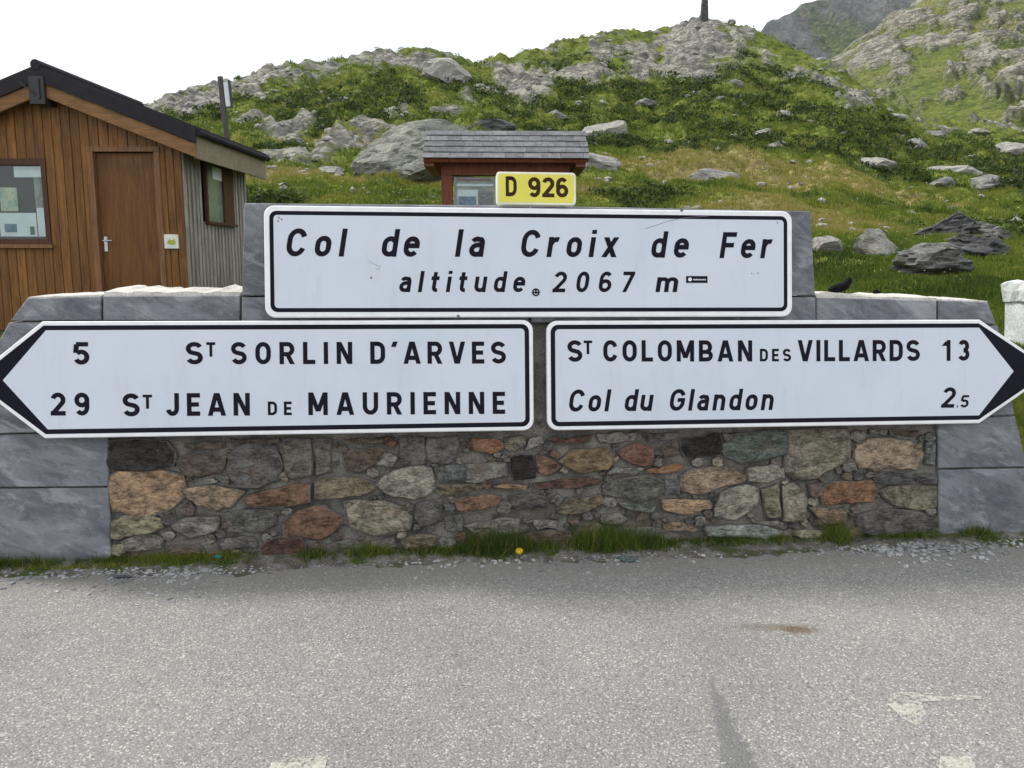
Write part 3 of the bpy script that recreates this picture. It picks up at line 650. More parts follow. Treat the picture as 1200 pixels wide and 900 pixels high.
# dressed slate blocks: quoins, band under the coping, pillar behind the upper sign
def block(poly, back=.30, off=.012, col=None, name='block'):
    pts = [wp(x, y, off) for x, y in poly]
    mb = MB(); mb.prism(pts, WB * back, .006); o = mb.build(name, M_SLATE, wall); rs = random.Random(int(poly[0][0] + poly[0][1] * 3)); o.color = (rs.random(), rs.random(), rs.random(), 1); return o
block([(-75, 574), (128, 572), (130, 664), (-92, 676)]); block([(-60, 512), (126, 506), (127.5, 570), (-74, 572)])
block([(-25, 442), (125, 440), (126, 504), (-58, 510)]); block([(10, 378), (125, 378), (125, 438), (-23, 440)])
block([(32, 349), (118, 347), (118, 376), (12, 376)]); block([(120.5, 347), (281, 346), (281, 376), (120.5, 376)])
block([(1100, 551), (1205, 549), (1218, 640), (1101, 640)]); block([(1099, 492), (1190, 488), (1204, 547), (1100, 549)])
block([(1098, 432), (1178, 430), (1189.5, 486), (1099, 490)]); block([(1098, 382), (1170, 382), (1177.5, 428), (1098, 430)])
block([(957, 349), (1098, 352), (1098, 380), (957, 380)]); block([(1100, 352), (1158, 354), (1168, 380), (1100, 380)])
def pblock(poly): return block(poly, .30, .026)
pblock([(286, 238), (620, 241), (620, 346), (283.5, 346)]); pblock([(622.5, 241), (950, 247.5), (955.5, 346), (622.5, 346)])
pblock([(283.5, 348.5), (620, 348.5), (620, 378), (283, 378)]); pblock([(622.5, 348.5), (956, 348.5), (956.5, 378), (622.5, 378)])
# coping: pale mortar slabs on top of the wall
def coping(x0, x1, y0, y1, n=14, lift=.012, seed=1, back=.40):
    a = wp(x0, y0, -.004); b = wp(x1, y1, -.004); rs = random.Random(seed); V = []
    for i in range(n + 1):
        f_ = i / n; p = a.lerp(b, f_); h = lift * (1 + rs.uniform(-.25, .25)); e = 0.0 if 0 < i < n else .5
        V += [p + UPZ * -.004, p + UPZ * (h * .7) + WB * .006, p + UPZ * h * 1.2 + WB * (back * .5), p + UPZ * h * (1.1 + rs.uniform(-.15, .35)) + WB * back, p + WB * back - UPZ * .2]
    Fs = []
    for i in range(n):
        for k in range(4): q = i * 5 + k; Fs.append((q, q + 5, q + 6, q + 1))
    Fs += [(0, 1, 2, 3, 4), tuple(n * 5 + k for k in (4, 3, 2, 1, 0))]
    mb = MB(); mb.add(V, Fs); return mb.build('coping', M_COPE, wall)
coping(33, 119, 349.5, 347, lift=.010, seed=3); coping(122, 282, 347, 346.5, 18, .03, seed=5); coping(957, 1098, 349, 352, lift=.022, seed=8); coping(1101, 1157, 352, 354.5, lift=.012, seed=9)

# ------------------------------------------------------------------ lettering: stroke glyphs in the style of French road signs
SW = .196
def arc(cx, cy, rx, ry, a0, a1, n=None):
    n = n or max(4, int(abs(a1 - a0) / 12)); return [(cx + rx * math.cos(R_(a0 + (a1 - a0) * i / n)), cy + ry * math.sin(R_(a0 + (a1 - a0) * i / n))) for i in range(n + 1)]
def glyph(ch, w=SW):
    h = w / 2; B = h; T = 1 - h; X = .74; XT = X - h
    def W(v): return h, v - h, v / 2, v
    if ch == 'S': L, R, C, A = W(.68); rx = R - L; rx /= 2; r2 = (T - B) / 4; return A, [arc(C, T - r2, rx, r2, 22, 235) + arc(C, B + r2, rx, r2, 55, -158)]
    if ch == 'T': L, R, C, A = W(.62); return A, [[(0, T), (A, T)], [(C, 1 - w), (C, 0)]]
    if ch in 'O0': L, R, C, A = W(.68 if ch == 'O' else .60); rx = C - h; ry = .30; p = arc(C, T - ry, rx, ry, 0, 180) + arc(C, B + ry, rx, ry, 180, 360); return A, [p + [p[0]]]
    if ch == 'C': L, R, C, A = W(.68); rx = C - h; ry = .30; return A, [arc(C, T - ry, rx, ry, 18, 180) + arc(C, B + ry, rx, ry, 180, 342)]
    if ch == 'G': L, R, C, A = W(.70); rx = C - h; ry = .30; return A, [arc(C, T - ry, rx, ry, 18, 180) + arc(C, B + ry, rx, ry, 180, 360) + [(R, .44)], [(C, .50), (R + h, .50)]]
    if ch == 'D': L, R, C, A = W(.66); return A, [[(h, 0), (h, 1)], [(w, T), (R - .22, T)] + arc(R - .24, T - .26, .24, .26, 90, 0) + arc(R - .24, B + .26, .24, .26, 0, -90) + [(w, B)]]
    if ch in 'RPB':
        A = .66; R = A - h; r = .225; o = [[(h, 0), (h, 1)], [(w, T)] + arc(R - .2, T - r, .2, r, 90, -90) + [(w, T - 2 * r)]]
        if ch == 'R': o.append([(A * .52, .46), (A - h * 1.0, 0)])
        if ch == 'B': R2 = R + .02; r2 = (T - 2 * r - B) / 2; o = [[(h, 0), (h, 1)], [(w, T)] + arc(R - .23, T - r, .21, r, 90, -90) + [(w, T - 2 * r)], [(R - .2, T - 2 * r)] + arc(R2 - .2, B + r2, .2, r2, 90, -90) + [(w, B)]]; A = .68
        return A, o
    if ch == 'L': return .54, [[(h, 0), (h, 1)], [(w, B), (.54, B)]]
    if ch == 'E': return .56, [[(h, 0), (h, 1)], [(w, T), (.56, T)], [(w, .5), (.51, .5)], [(w, B), (.56, B)]]
    if ch == 'F': return .56, [[(h, 0), (h, 1)], [(w, T), (.56, T)], [(w, .50), (.50, .50)]]
    if ch == 'I': return w, [[(h, 0), (h, 1)]]
    if ch == 'N': return .70, [[(h, 0), (h, 1)], [(.70 - h, 0), (.70 - h, 1)], [(h * 1.1, 1), (.70 - h * 1.1, 0)]]
    if ch == 'M': return .84, [[(h, 0), (h, 1)], [(.84 - h, 0), (.84 - h, 1)], [(h * 1.1, 1), (.42, .16)], [(.84 - h * 1.1, 1), (.42, .16)]]
    if ch == 'A': A = .76; return A, [[(h * .95, 0), (A / 2 - .02, 1)], [(A - h * .95, 0), (A / 2 + .02, 1)], [(.2, .27), (A - .2, .27)]]
    if ch == 'V': A = .72; return A, [[(h * .95, 1), (A / 2 - .02, 0)], [(A - h * .95, 1), (A / 2 + .02, 0)]]
    if ch == 'J': A = .56; R = A - h; return A, [[(R, 1)] + arc(A / 2, B + .24, A / 2 - h, .24, 0, -165)]
    if ch == 'U': A = .68; return A, [[(h, 1)] + arc(A / 2, B + .27, A / 2 - h, .27, 180, 360) + [(A - h, 1)]]
    if ch == "'": return .2, [[(.15, 1), (.06, .76)]]
    if ch == '.': return w, [[(h, 0), (h, w)]]
    if ch == '1': return .34, [[(.34 - h, 0), (.34 - h, 1)], [(.34 - w * .7, .93), (.02, .72)]]
    if ch == '2': A = .62; C = A / 2; return A, [arc(C, T - .22, C - h, .22, 165, -38) + [(h * 1.25, B + .02)], [(0.0, B), (A, B)]]
    if ch == '3': A = .60; C = A / 2; r = (T - B) / 4; return A, [arc(C, T - r, C - h - .02, r, 155, -90) , arc(C, B + r, C - h, r, 90, -155)]
    if ch == '5': A = .62; C = A / 2; return A, [[(A - .04, T), (.11, T)], [(.13, T), (.10, .52)], arc(C, B + .235, C - h, .235, 140, -155)]
    if ch in '69':
        A = .62; C = A / 2; r = .225; b = arc(C, B + r, C - h, r, 0, 360); s = arc(C, B + r, C - h, r, 180, 180, 1)[:1] + [(h, .50)] + arc(C, T - .27, C - h, .27, 172, 38)
        if ch == '9': b = [(A - x, 1 - y) for x, y in b]; s = [(A - x, 1 - y) for x, y in s]
        return A, [b, s]
    if ch == '7': A = .58; return A, [[(0, T), (A, T)], [(A - h * 1.1, 1 - w * .8), (.17, 0)]]
    # lower case
    def bowl(C, rx): ry = .2; p = arc(C, XT - ry, rx, ry, 0, 180) + arc(C, B + ry, rx, ry, 180, 360); return p + [p[0]]
    A = .56; C = A / 2; rx = C - h
    if ch == 'o': return A, [bowl(C, rx)]
    if ch == 'l': return w, [[(h, 0), (h, 1)]]
    if ch == 'i': return w, [[(h, 0), (h, X)], [(h, .86), (h, 1.01)]]
    if ch == 'd': return A, [[(A - h, 0), (A - h, 1)], [(A - h, XT - .12)] + arc(C, XT - .2, rx, .2, 40, 180) + arc(C, B + .2, rx, .2, 180, 320) + [(A - h, B + .12)]]
    if ch == 'e': return A, [[(h + .03, .40), (A - h, .40)] + arc(C, XT - .2, rx, .2, 0, 180) + arc(C, B + .2, rx, .2, 180, 325)]
    if ch == 'a': return .54, [arc(.25, XT - .18, .17, .18, 150, 60) + arc(.33, XT - .16, .54 - h - .33, .16, 60, 0) + [(.54 - h, 0)], [(.54 - h, .44), (.27, .43)] + arc(.26, B + .165, .26 - h, .165, 95, 270) + arc(.30, B + .165, .54 - h - .30, .165, 270, 345)]
    if ch == 'r': return .40, [[(h, 0), (h, X)], [(h, XT - .2)] + arc(h + .22, XT - .2, .2, .2, 170, 70)]
    if ch == 'n': return A, [[(h, 0), (h, X)], [(h, XT - .2)] + arc(C, XT - .2, rx, .2, 170, 0) + [(A - h, 0)]]
    if ch == 'u': return A, [[(A - h, 0), (A - h, X)], [(h, X)] + arc(C, B + .2, rx, .2, 180, 350)]
    if ch == 'm': return .88, [[(h, 0), (h, X)], [(h, XT - .18)] + arc(.26, XT - .17, .26 - h, .17, 170, 0) + [(.44, 0)], [(.44, XT - .18)] + arc(.62, XT - .17, .88 - h - .62, .17, 170, 0) + [(.88 - h, 0)]]
    if ch == 't': return .40, [[(.17, .95)] + arc(.31, B + .12, .14, .12, 180, 285), [(0, X - h * .9), (.38, X - h * .9)]]
    if ch == 'x': return .56, [[(h, 0), (.56 - h, X)], [(h, X), (.56 - h, 0)]]
    raise ValueError(ch)
def ribbon(pl, w, mb, zf, flat_end=True):
    pts = [p for i, p in enumerate(pl) if i == 0 or math.hypot(p[0] - pl[i - 1][0], p[1] - pl[i - 1][1]) > 1e-4]; n = len(pts)
    closed = n > 3 and math.hypot(pts[0][0] - pts[-1][0], pts[0][1] - pts[-1][1]) < 1e-3
    def dirn(a, b): L = math.hypot(b[0] - a[0], b[1] - a[1]); return ((b[0] - a[0]) / L, (b[1] - a[1]) / L)
    Lf, Rg = [], []
    for i in range(n):
        if closed: d1 = dirn(pts[i - 1] if i else pts[-2], pts[i]); d2 = dirn(pts[i], pts[i + 1] if i < n - 1 else pts[1])
        else: d1 = dirn(pts[i - 1], pts[i]) if i else dirn(pts[0], pts[1]); d2 = dirn(pts[i], pts[i + 1]) if i < n - 1 else d1
        nx, ny = -(d1[1] + d2[1]), d1[0] + d2[0]; L = math.hypot(nx, ny)
        if L < 1e-4: nx, ny, L = -d1[1], d1[0], 1.0
        nx /= L; ny /= L
        k = min(1.8, 1 / max(.3, nx * -d1[1] + ny * d1[0])) * w / 2
        l = [pts[i][0] + nx * k, pts[i][1] + ny * k]; r = [pts[i][0] - nx * k, pts[i][1] - ny * k]
        if not closed and i in (0, n - 1) and n == 2 and abs(d1[1]) > .35 and abs(d1[0]) > .02:   # cut diagonals level
            for q in (l, r): s_ = (pts[i][1] - q[1]) / d1[1]; q[0] += d1[0] * s_; q[1] += d1[1] * s_
        Lf.append(l); Rg.append(r)
    return Lf, Rg
def text_line(mb, txt, x0, x1, ybase, cap_px, off, italic=False, xref=None):
    """one word between photo columns x0..x1 on the wall plane; letters spread evenly"""
    a = Vector((*wst(wp(x0, ybase[0] if isinstance(ybase, tuple) else ybase, off)), 0)); b = Vector((*wst(wp(x1, ybase[1] if isinstance(ybase, tuple) else ybase, off)), 0))
    c = wst(wp(x0, (ybase[0] if isinstance(ybase, tuple) else ybase) - cap_px, off)); hgt = c[1] - a.y
    if xref: hgt = xref
    sh = .16 if italic else 0.0; sw = SW * (.92 if italic else 1)
    G = [glyph(ch, sw) for ch in txt]; squeeze = 1.0
    wid = sum(g[0] for g in G) * hgt; tot = (b.x - a.x) - sh * hgt * .8 * (1 if italic else 0)
    gap = (tot - wid) / max(1, len(G) - 1) if len(G) > 1 else 0
    if len(G) == 1: squeeze = tot / wid
    x = a.x; rot = (b.y - a.y) / max(1e-6, b.x - a.x); lay = 0
    for g in G:
        gm = MB()
        for pl in g[1]:
            Lf, Rg = ribbon(pl, sw, mb, 0); lay += 1; V = []
            for q in Lf + Rg:
                sx = x + (q[0] * squeeze + sh * q[1]) * hgt; V.append(wpt(sx, a.y + (sx - a.x) * rot + q[1] * hgt, off + .0006 + .00018 * (lay % 4)))
            n = len(Lf); gm.add(V, [(i, i + 1, n + i + 1, n + i) for i in range(n - 1)])
        mb.append(gm)
        x += g[0] * hgt * squeeze + gap

# ------------------------------------------------------------------ signs
OFF = .085
def rrect(x0, y0, x1, y1, r, n=6):
    o = []
    for cx, cy, a in ((x1 - r, y1 - r, 0), (x0 + r, y1 - r, 90), (x0 + r, y0 + r, 180), (x1 - r, y0 + r, 270)):
        o += [(cx + r * math.cos(R_(a + 90 * i / n)), cy + r * math.sin(R_(a + 90 * i / n))) for i in range(n + 1)]
    return o
def plate(name, outline, off, thick, mat, parent, bevel=0.0):
    mb = MB(); mb.prism([wpt(s, t_, off) for s, t_ in outline], -WN * thick, bevel); return mb.build(name, mat, parent)
def sign_layers(parent, rim, blk, face, off=OFF, rm=M_RIM, bm=M_BLACK, fm=M_SIGN):
    plate('rim', rim, off, .035, rm, parent, .004)
    plate('border', blk, off + .0012, .0010, bm, parent)
    plate('face', face, off + .0024, .0010, fm, parent)
    return off + .0024
def line_obj(parent, specs, off, mat=M_BLACK):
    mb = []
    for s in specs: text_line(mb, *s[:5], off, *s[5:])
    for g in mb: mesh_obj('letter', g.v, g.f, mat, parent)
def holder(parent, s, t0, t1):
    mb = MB(); mb.box(W0, WU, WV, WN, s - .03, s + .03, t0, t1, .02, OFF - .034); mb.build('bracket', M_ALU, parent)
# upper sign
a = wst(wp(310, 240, OFF)); b = wst(wp(931, 371.5, OFF)); c = wst(wp(925.5, 248, OFF)); d = wst(wp(309.5, 371.5, OFF))
X0, X1, T0, T1 = (a[0] + d[0]) / 2, (b[0] + c[0]) / 2, (b[1] + d[1]) / 2, (a[1] + c[1]) / 2
px1 = .0049
top_sign = thing('place_sign', 'white rectangular sign on the pillar reading Col de la Croix de Fer altitude 2067 m', 'road sign', wpt((X0 + X1) / 2, T0))
i1, i2 = .029, .051
fo = sign_layers(top_sign, rrect(X0, T0, X1, T1, .055), rrect(X0 + i1, T0 + i1, X1 - i1, T1 - i1, .038), rrect(X0 + i2, T0 + i2, X1 - i2, T1 - i2, .020))
line_obj(top_sign, [('Col', 334, 407, (300.5, 300.7), 33, True), ('de', 446, 494, (300.8, 301), 32.5, True), ('la', 533, 570, (301, 301), 32.3, True), ('Croix', 609, 726, (301.2, 301.5), 32, True), ('de', 762, 809, (302, 302), 31, True), ('Fer', 843, 906, (302.5, 302.7), 30.5, True)], fo)
line_obj(top_sign, [('altitude', 467, 617, (342.3, 342.3), 24.8, True), ('2067', 647, 744, (342.5, 342.3), 24.3, True), ('m', 768, 796, 342.3, 23.6, True)], fo)
for s in (X0 + .5, X1 - .5): holder(top_sign, s, T0 + .1, T1 - .1)
def disc(mb, s, t_, r, off, n=16): mb.add([wpt(s + r * math.cos(2 * math.pi * i / n), t_ + r * math.sin(2 * math.pi * i / n), off) for i in range(n)], [tuple(range(n))])
mb = MB(); s, t_ = wst(wp(628, 342.5, fo)); disc(mb, s, t_, .022, fo + .0016); st = mb.build('round_sticker', M_BLACK, top_sign)
mb = MB()
for dx, dy, r in ((-.008, .006, .0035), (.008, .006, .0035)): disc(mb, s + dx, t_ + dy, r, fo + .0024, 8)
mb.add([wpt(s + .012 * math.cos(R_(a_)) * k, t_ - .002 + .012 * math.sin(R_(a_)) * k, fo + .0024) for k in (1, .72) for a_ in (200, 230, 270, 310, 340)], [(i, i + 1, 6 + i, 5 + i) for i in range(4)]); mb.build('sticker_print', M_RIM, top_sign)
mb = MB(); a = wst(wp(804, 323.5, fo)); b = wst(wp(829, 331.5, fo)); mb.prism([wpt(x, y, fo + .002) for x, y in ((a[0], a[1]), (b[0], a[1]), (b[0], b[1]), (a[0], b[1]))], -WN * .001); mb.build('rectangular_sticker', M_BLACK, top_sign)
mb = MB(); cy = (a[1] + b[1]) / 2
for x in np.linspace(a[0] + .045, b[0] - .012, 9): mb.box(W0, WU, WV, WN, x - .003, x + .002, cy - .005, cy + .005 * random.uniform(.3, 1), fo + .0022, fo + .0026)
disc(mb, a[0] + .022, cy, .011, fo + .0024, 10); mb.build('sticker_print', M_RIM, top_sign)
M_SCR = flat_mat('scratch_grey', (.16, .16, .17), .7); M_SMUDGE = flat_mat('smudge_grey', (.42, .45, .50), .7)
mb = MB(); sc = [wst(wp(x, y, fo)) for x, y in ((756, 268), (768, 264.5), (780, 260), (795, 256.5), (812, 254.5), (830, 253.3))]
Lf, Rg = ribbon(sc, .0028, mb, 0); n = len(Lf); mb.add([wpt(x, y, fo + .0005) for x, y in Lf + Rg], [(i, i + 1, n + i + 1, n + i) for i in range(n - 1)]); mb.build('scratch', M_SCR, top_sign)
mb = MB(); rs = random.Random(5)
for (x, y, r) in ((435, 325.5, .006), (888, 320, .004), (881, 320.5, .004), (799, 246, .010), (537, 370.5, .009), (658, 242, .006)):
    s, t_ = wst(wp(x, y, fo)); mb = MB(); disc(mb, s, t_, r, fo + (.0006 if 250 < y < 360 else -.0015) + .0004, 10); mb.build('mark', M_SCR, top_sign)
for (x, y) in ((327, 255), (326, 259), (330, 257), (911, 261)):
    s, t_ = wst(wp(x, y, fo)); mb = MB(); disc(mb, s, t_, .005, fo + .0007, 6); mb.build('mark', M_SCR, top_sign)
for pl in (((432, 305), (437, 309), (444, 312)), ((440, 315), (444, 316), (446, 311))):
    q = [wst(wp(x, y, fo)) for x, y in pl]; Lf, Rg = ribbon(q, .005, mb, 0); n = len(Lf); mb = MB(); mb.add([wpt(x, y, fo + .0006) for x, y in Lf + Rg], [(i, i + 1, n + i + 1, n + i) for i in range(n - 1)]); mb.build('mark', M_SMUDGE, top_sign)
# lower arrow signs
def arrow(tag_label, left):
    if left: L = dict(o=[(52, 376.5), (50, 513)], e=[(625, 375), (625, 505)], tip=-37)
    else: L = dict(o=[(1151, 375.5), (1145, 498)], e=[(641, 375), (641, 502.5)], tip=1236)
    ot = wst(wp(*L['o'][0], OFF)); ob = wst(wp(*L['o'][1], OFF)); et = wst(wp(*L['e'][0], OFF)); eb = wst(wp(*L['e'][1], OFF))
    t1, t0 = (ot[1] + et[1]) / 2, (ob[1] + eb[1]) / 2; sa = (ot[0] + ob[0]) / 2; se = (et[0] + eb[0]) / 2; tp = wst(wp(L['tip'], 442, OFF))[0]; tm = (t0 + t1) / 2
    sg = 1 if left else -1                                                   # direction from the tip to the square end
    par = thing('direction_sign', tag_label, 'road sign', wpt((sa + se) / 2, t0))
    def shape(i, r, tipx, cx):
        b0, b1 = t0 + i, t1 - i; e = se - sg * i; P = [(tipx, tm), (cx, b0), (e - sg * r, b0)]
        P += [(e - sg * r + sg * r * math.sin(R_(q)), b0 + r - r * math.cos(R_(q))) for q in (15, 30, 45, 60, 75, 90)]
        P += [(e - sg * r + sg * r * math.cos(R_(q)), b1 - r + r * math.sin(R_(q))) for q in (0, 15, 30, 45, 60, 75, 90)]
        return P + [(cx, b1)]
    k1, k2 = .022, .047
    inner_tip = wst(wp(3.5 if left else 1187.5, 442, OFF))[0]; inner_c = wst(wp(55 if left else 1147, 442, OFF))[0]
    fo_ = sign_layers(par, shape(0, .058, tp, sa), shape(k1, .042, tp + sg * .030, sa + sg * .006), shape(k2, .022, inner_tip, inner_c))
    for s in (sa + sg * .4, se - sg * .4): holder(par, s, t0 + .1, t1 - .1)
    return par, fo_
ls, fo = arrow('white arrow sign pointing left to St Sorlin d\'Arves 5 and St Jean de Maurienne 29', True)
line_obj(ls, [('5', 86, 105, 427.3, 26.5), ('S', 218, 238, 427, 26.3), ('T', 242, 252.5, 418, 17), ('SORLIN', 271, 413, (427, 426.5), 26.2), ("D'ARVES", 434, 593, (426.5, 426), 26.2)], fo)
line_obj(ls, [('29', 59.5, 105, (487, 487), 27), ('S', 144, 164, 488, 27), ('T', 167.5, 178.5, 479, 16.5), ('JEAN', 194.5, 293, (487.5, 487), 26.8), ('DE', 314, 342, (486.5, 486.5), 16), ('MAURIENNE', 361.5, 592, (486.5, 485), 26.6)], fo)
rs_, fo = arrow('white arrow sign pointing right to St Colomban des Villards 13, Col du Glandon 2.5', False)
line_obj(rs_, [('S', 665, 682.5, 424, 25.3), ('T', 684, 694, 415, 16), ('COLOMBAN', 707, 881.5, (423.8, 423.6), 25.2), ('DES', 890.5, 927, (423.5, 423.5), 14.8), ('VILLARDS', 935, 1078, (423.5, 423), 25), ('13', 1106, 1136, (423, 422.6), 24.5)], fo)
line_obj(rs_, [('Col', 665.5, 716, (482.5, 482), 26, True), ('du', 731, 766.5, (481.8, 481.5), 25.7, True), ('Glandon', 783.5, 908, (481.5, 480.5), 25.5, True), ('2', 1102.5, 1120.5, 477.8, 24, True), ('.', 1121, 1124, 477.6, 15, True), ('5', 1124.5, 1136, 477.5, 14.5, True)], fo)
# yellow route plate standing on the upper sign
a = wst(wp(581.5, 201, OFF)); b = wst(wp(675, 240.5, OFF))
ys_ = thing('route_number_sign', 'small yellow route number plate reading D 926 on top of the place sign', 'road sign', wpt((a[0] + b[0]) / 2, b[1]))
plate('rim', rrect(a[0], b[1], b[0], a[1], .02), OFF, .045, M_YRIM, ys_, .003)
plate('face', rrect(a[0] + .012, b[1] + .012, b[0] - .012, a[1] - .012, .014), OFF + .0012, .001, M_YEL, ys_)
line_obj(ys_, [('D', 592.7, 605.6, 230, 23.5), ('926', 619, 666, (231, 231.5), 23.5)], OFF + .0012, M_BROWNINK)

# ------------------------------------------------------------------ hut
HY = R_(2.2); HS = Vector((math.sin(HY), math.cos(HY), 0)); HU = Vector((math.cos(HY), -math.sin(HY), 0)); HN = -HS
HC = EYE + ray(219, 310) * (10.0 / ray(219, 310).y); HC.z = 0      # front right corner of the hut
def hp(px, py): p = on_plane(px, py, HC, HN); return ((p - HC).dot(HU), p.z)
def hpt(s, z, d=0.0): return HC + HU * s + UPZ * z + HS * d         # d = into the hut
hut = thing('wooden_hut', 'brown timber plank hut with dark gabled roof behind the left end of the wall', 'hut', hpt(-1.8, .7, .9))
HX0 = -3.75; HD = 2.15; ridge_s = hp(57, 100)[0]; GZ = .72
es, ez = hp(238, 150.5); lx_, lz_ = hp(0, 104); rs0, rz0 = hp(57, 80)
slope = (rz0 - ez) / (es - rs0); slope_l = (rz0 - lz_) / (rs0 - lx_)
def roof_z(s): return rz0 - ((s - ridge_s) * slope if s > ridge_s else (ridge_s - s) * slope_l) - .02
TRIM, BRG = .175, .165
def wall_top(s): return roof_z(s) - TRIM - .03
# solid body
mb = MB(); pr = [(HX0, GZ), (0 - .03, GZ), (-.03, wall_top(-.03)), (ridge_s, wall_top(ridge_s)), (HX0, wall_top(HX0))]
dl, dt = hp(105, 172)[0], hp(105, 175)[1]; dr_ = hp(184, 175)[0]; wr, wt = hp(53, 186); wb = hp(56, 286)[1]; wl = wr - 1.15; db = .80
mb.prism([hpt(s, z, .16) for s, z in pr], HS * (HD - .2)); mb.build('inner_wall', M_DARKBACK, hut)
mb = MB(); mb.box(HC, HU, HS, UPZ, HX0 - .03, .0, .01, HD, GZ - .4, GZ + .06); mb.build('plinth', M_PLINTH, hut)
pw = .112; rp = random.Random(3); bk_ = [HX0, wl, wr, dl, dr_, 0.0]; edges = []
for a_, b_ in zip(bk_, bk_[1:]):
    k_ = max(1, round((b_ - a_) / pw)); edges += [a_ + (b_ - a_) * i / k_ for i in range(k_)]
edges.append(0.0)
for s, e in zip(edges, edges[1:]):
    m0 = s + .003; m1 = e - .003; dz = rp.uniform(0, .006)
    segs = [(GZ + .03, None)]
    if dl < (s + e) / 2 < dr_: segs = [(dt, None)]
    elif wl < (s + e) / 2 < wr: segs = [(GZ + .03, wb), (wt, None)]
    if m1 - m0 > .012:
        for z0, z1 in segs:
            za, zb = (z1, z1) if z1 else (wall_top(m0), wall_top(m1)); pts = [(m0, z0), (m1, z0), (m1, zb)]
            if not z1 and m0 < ridge_s < m1: pts.append((ridge_s, wall_top(ridge_s)))
            pts.append((m0, za)); mb = MB(); mb.prism([hpt(x, z, -dz) for x, z in pts], HS * .10, .004); mb.build('plank', M_PLANK, hut)
# door
mb = MB(); mb.box(HC, HU, HS, UPZ, dl + .045, dr_ - .045, .045, .09, db, dt - .04); door = mb.build('door', M_DOOR, hut)
hx, hz = hp(122, 282); mb = MB(); mb.box(HC, HU, HS, UPZ, hx - .02, hx + .02, .035, .0445, hz - .13, hz + .05); mb.tube(hpt(hx, hz, .04), hpt(hx, hz, -.02), .009); mb.tube(hpt(hx, hz, -.02), hpt(hx + .11, hz, -.02), .009); mb.build('handle', M_METAL, door)
mb = MB()
mb.box(HC, HU, HS, UPZ, dl - .035, dl + .04, -.02, .10, db - .05, dt - .03); mb.box(HC, HU, HS, UPZ, dr_ - .04, dr_ + .03, -.02, .10, db - .05, dt - .03); mb.box(HC, HU, HS, UPZ, dl - .035, dr_ + .03, -.022, .10, dt - .028, dt + .03); mb.build('door_frame', M_FRAMEW, hut)
# front window
mb = MB(); fwid = .06
mb.box(HC, HU, HS, UPZ, wl, wl + fwid, -.015, .11, wb, wt); mb.box(HC, HU, HS, UPZ, wr - fwid, wr, -.015, .11, wb, wt); mb.box(HC, HU, HS, UPZ, wl + fwid, wr - fwid, -.013, .11, wt - .07, wt); mb.box(HC, HU, HS, UPZ, wl + fwid, wr - fwid, -.013, .11, wb, wb + .06)
win = mb.build('window', M_FRAMED, hut)
mb = MB(); mb.box(HC, HU, HS, UPZ, wl - .03, wr + .03, -.06, .0, wb - .05, wb - .004); mb.build('sill', M_FRAMEW, win)
mb = MB(); mb.box(HC, HU, HS, UPZ, wl + fwid, wr - fwid, .05, .056, wb + .06, wt - .07); mb.build('pane', M_GLASS, win)
def sheet(x0, y0, x1, y1, mat, d, name='poster'):
    a, b = hp(x0, y0), hp(x1, y1); mb = MB(); mb.box(HC, HU, HS, UPZ, a[0], b[0], d, d + .003, b[1], a[1]); return mb.build(name, mat, win)
sheet(11, 194, 52, 207, M_PAPER, .072); sheet(-6, 249, 40, 277, M_PAPER, .070); sheet(38, 243, 55, 277, M_PAPER, .078); sheet(-6, 219, 17, 247, M_MAPG, .076); sheet(1, 262, 16, 272, M_MAPB, .066, 'picture'); sheet(31, 265, 37, 275, flat_mat('fir_green', (.05, .10, .04), .7), .066, 'picture')
sheet(34, 207, 52, 243, grain('hillside_print', (.12, .14, .10), (.32, .34, .28), 4, rough=.5, bump=0), .085); 
nx, nz = hp(202, 283); mb = MB(); mb.box(HC, HU, HS, UPZ, nx - .085, nx + .085, -.035, 0, nz - .085, nz + .085); nb = mb.build('notice_box', M_WBOX, hut)
mb = MB(); mb.prism([hpt(nx + x, nz + z, -.0375) for x, z in ((-.05, -.02), (-.02, .035), (.0, .01), (.05, .03), (.055, -.03), (.01, -.045))], HS * .002); mb.build('emblem', flat_mat('emblem_green', (.35, .38, .05), .5), nb)
# side wall: weathered battens over a dark backing, brown window
def sp(d, z, o=0.0): return HC + HU * o + HS * d + UPZ * z
def sdep(px, y=240): r = ray(px, y); k = (HC.x * HS.y - HC.y * HS.x - (EYE.x * HS.y - EYE.y * HS.x)) / (r.x * HS.y - r.y * HS.x); p = EYE + r * k; return (p - HC).dot(HS), p.z
mb = MB(); mb.box(HC, HS, HU, UPZ, .11, HD, -.06, -.028, GZ, wall_top(0) - .0); mb.build('side_backing', M_DARKBACK, hut)
w0, w1 = sdep(239, 230)[0], sdep(271, 230)[0]; wz0 = sdep(255, 261)[1]; wz1 = wall_top(0) - .13
nb_ = 19
for i in range(nb_):
    d0 = .02 + (HD - .04) * i / nb_; d1 = d0 + .062
    if d1 > w0 and d0 < w1: segs = [(GZ + .02, wz0 - .01)]
    else: segs = [(GZ + .02, wall_top(0) - .14 + .0)]
    for z0, z1 in segs: mb = MB(); mb.box(HC, HS, HU, UPZ, d0, d1, -.028, .008 + rp.uniform(0, .008), z0, z1); mb.build('batten', M_BATTEN, hut)
mb = MB(); mb.box(HC, HS, HU, UPZ, .11, HD, -.027, .004, wall_top(0) - .135, wall_top(0)); mb.build('side_rail', M_FRAMED, hut)
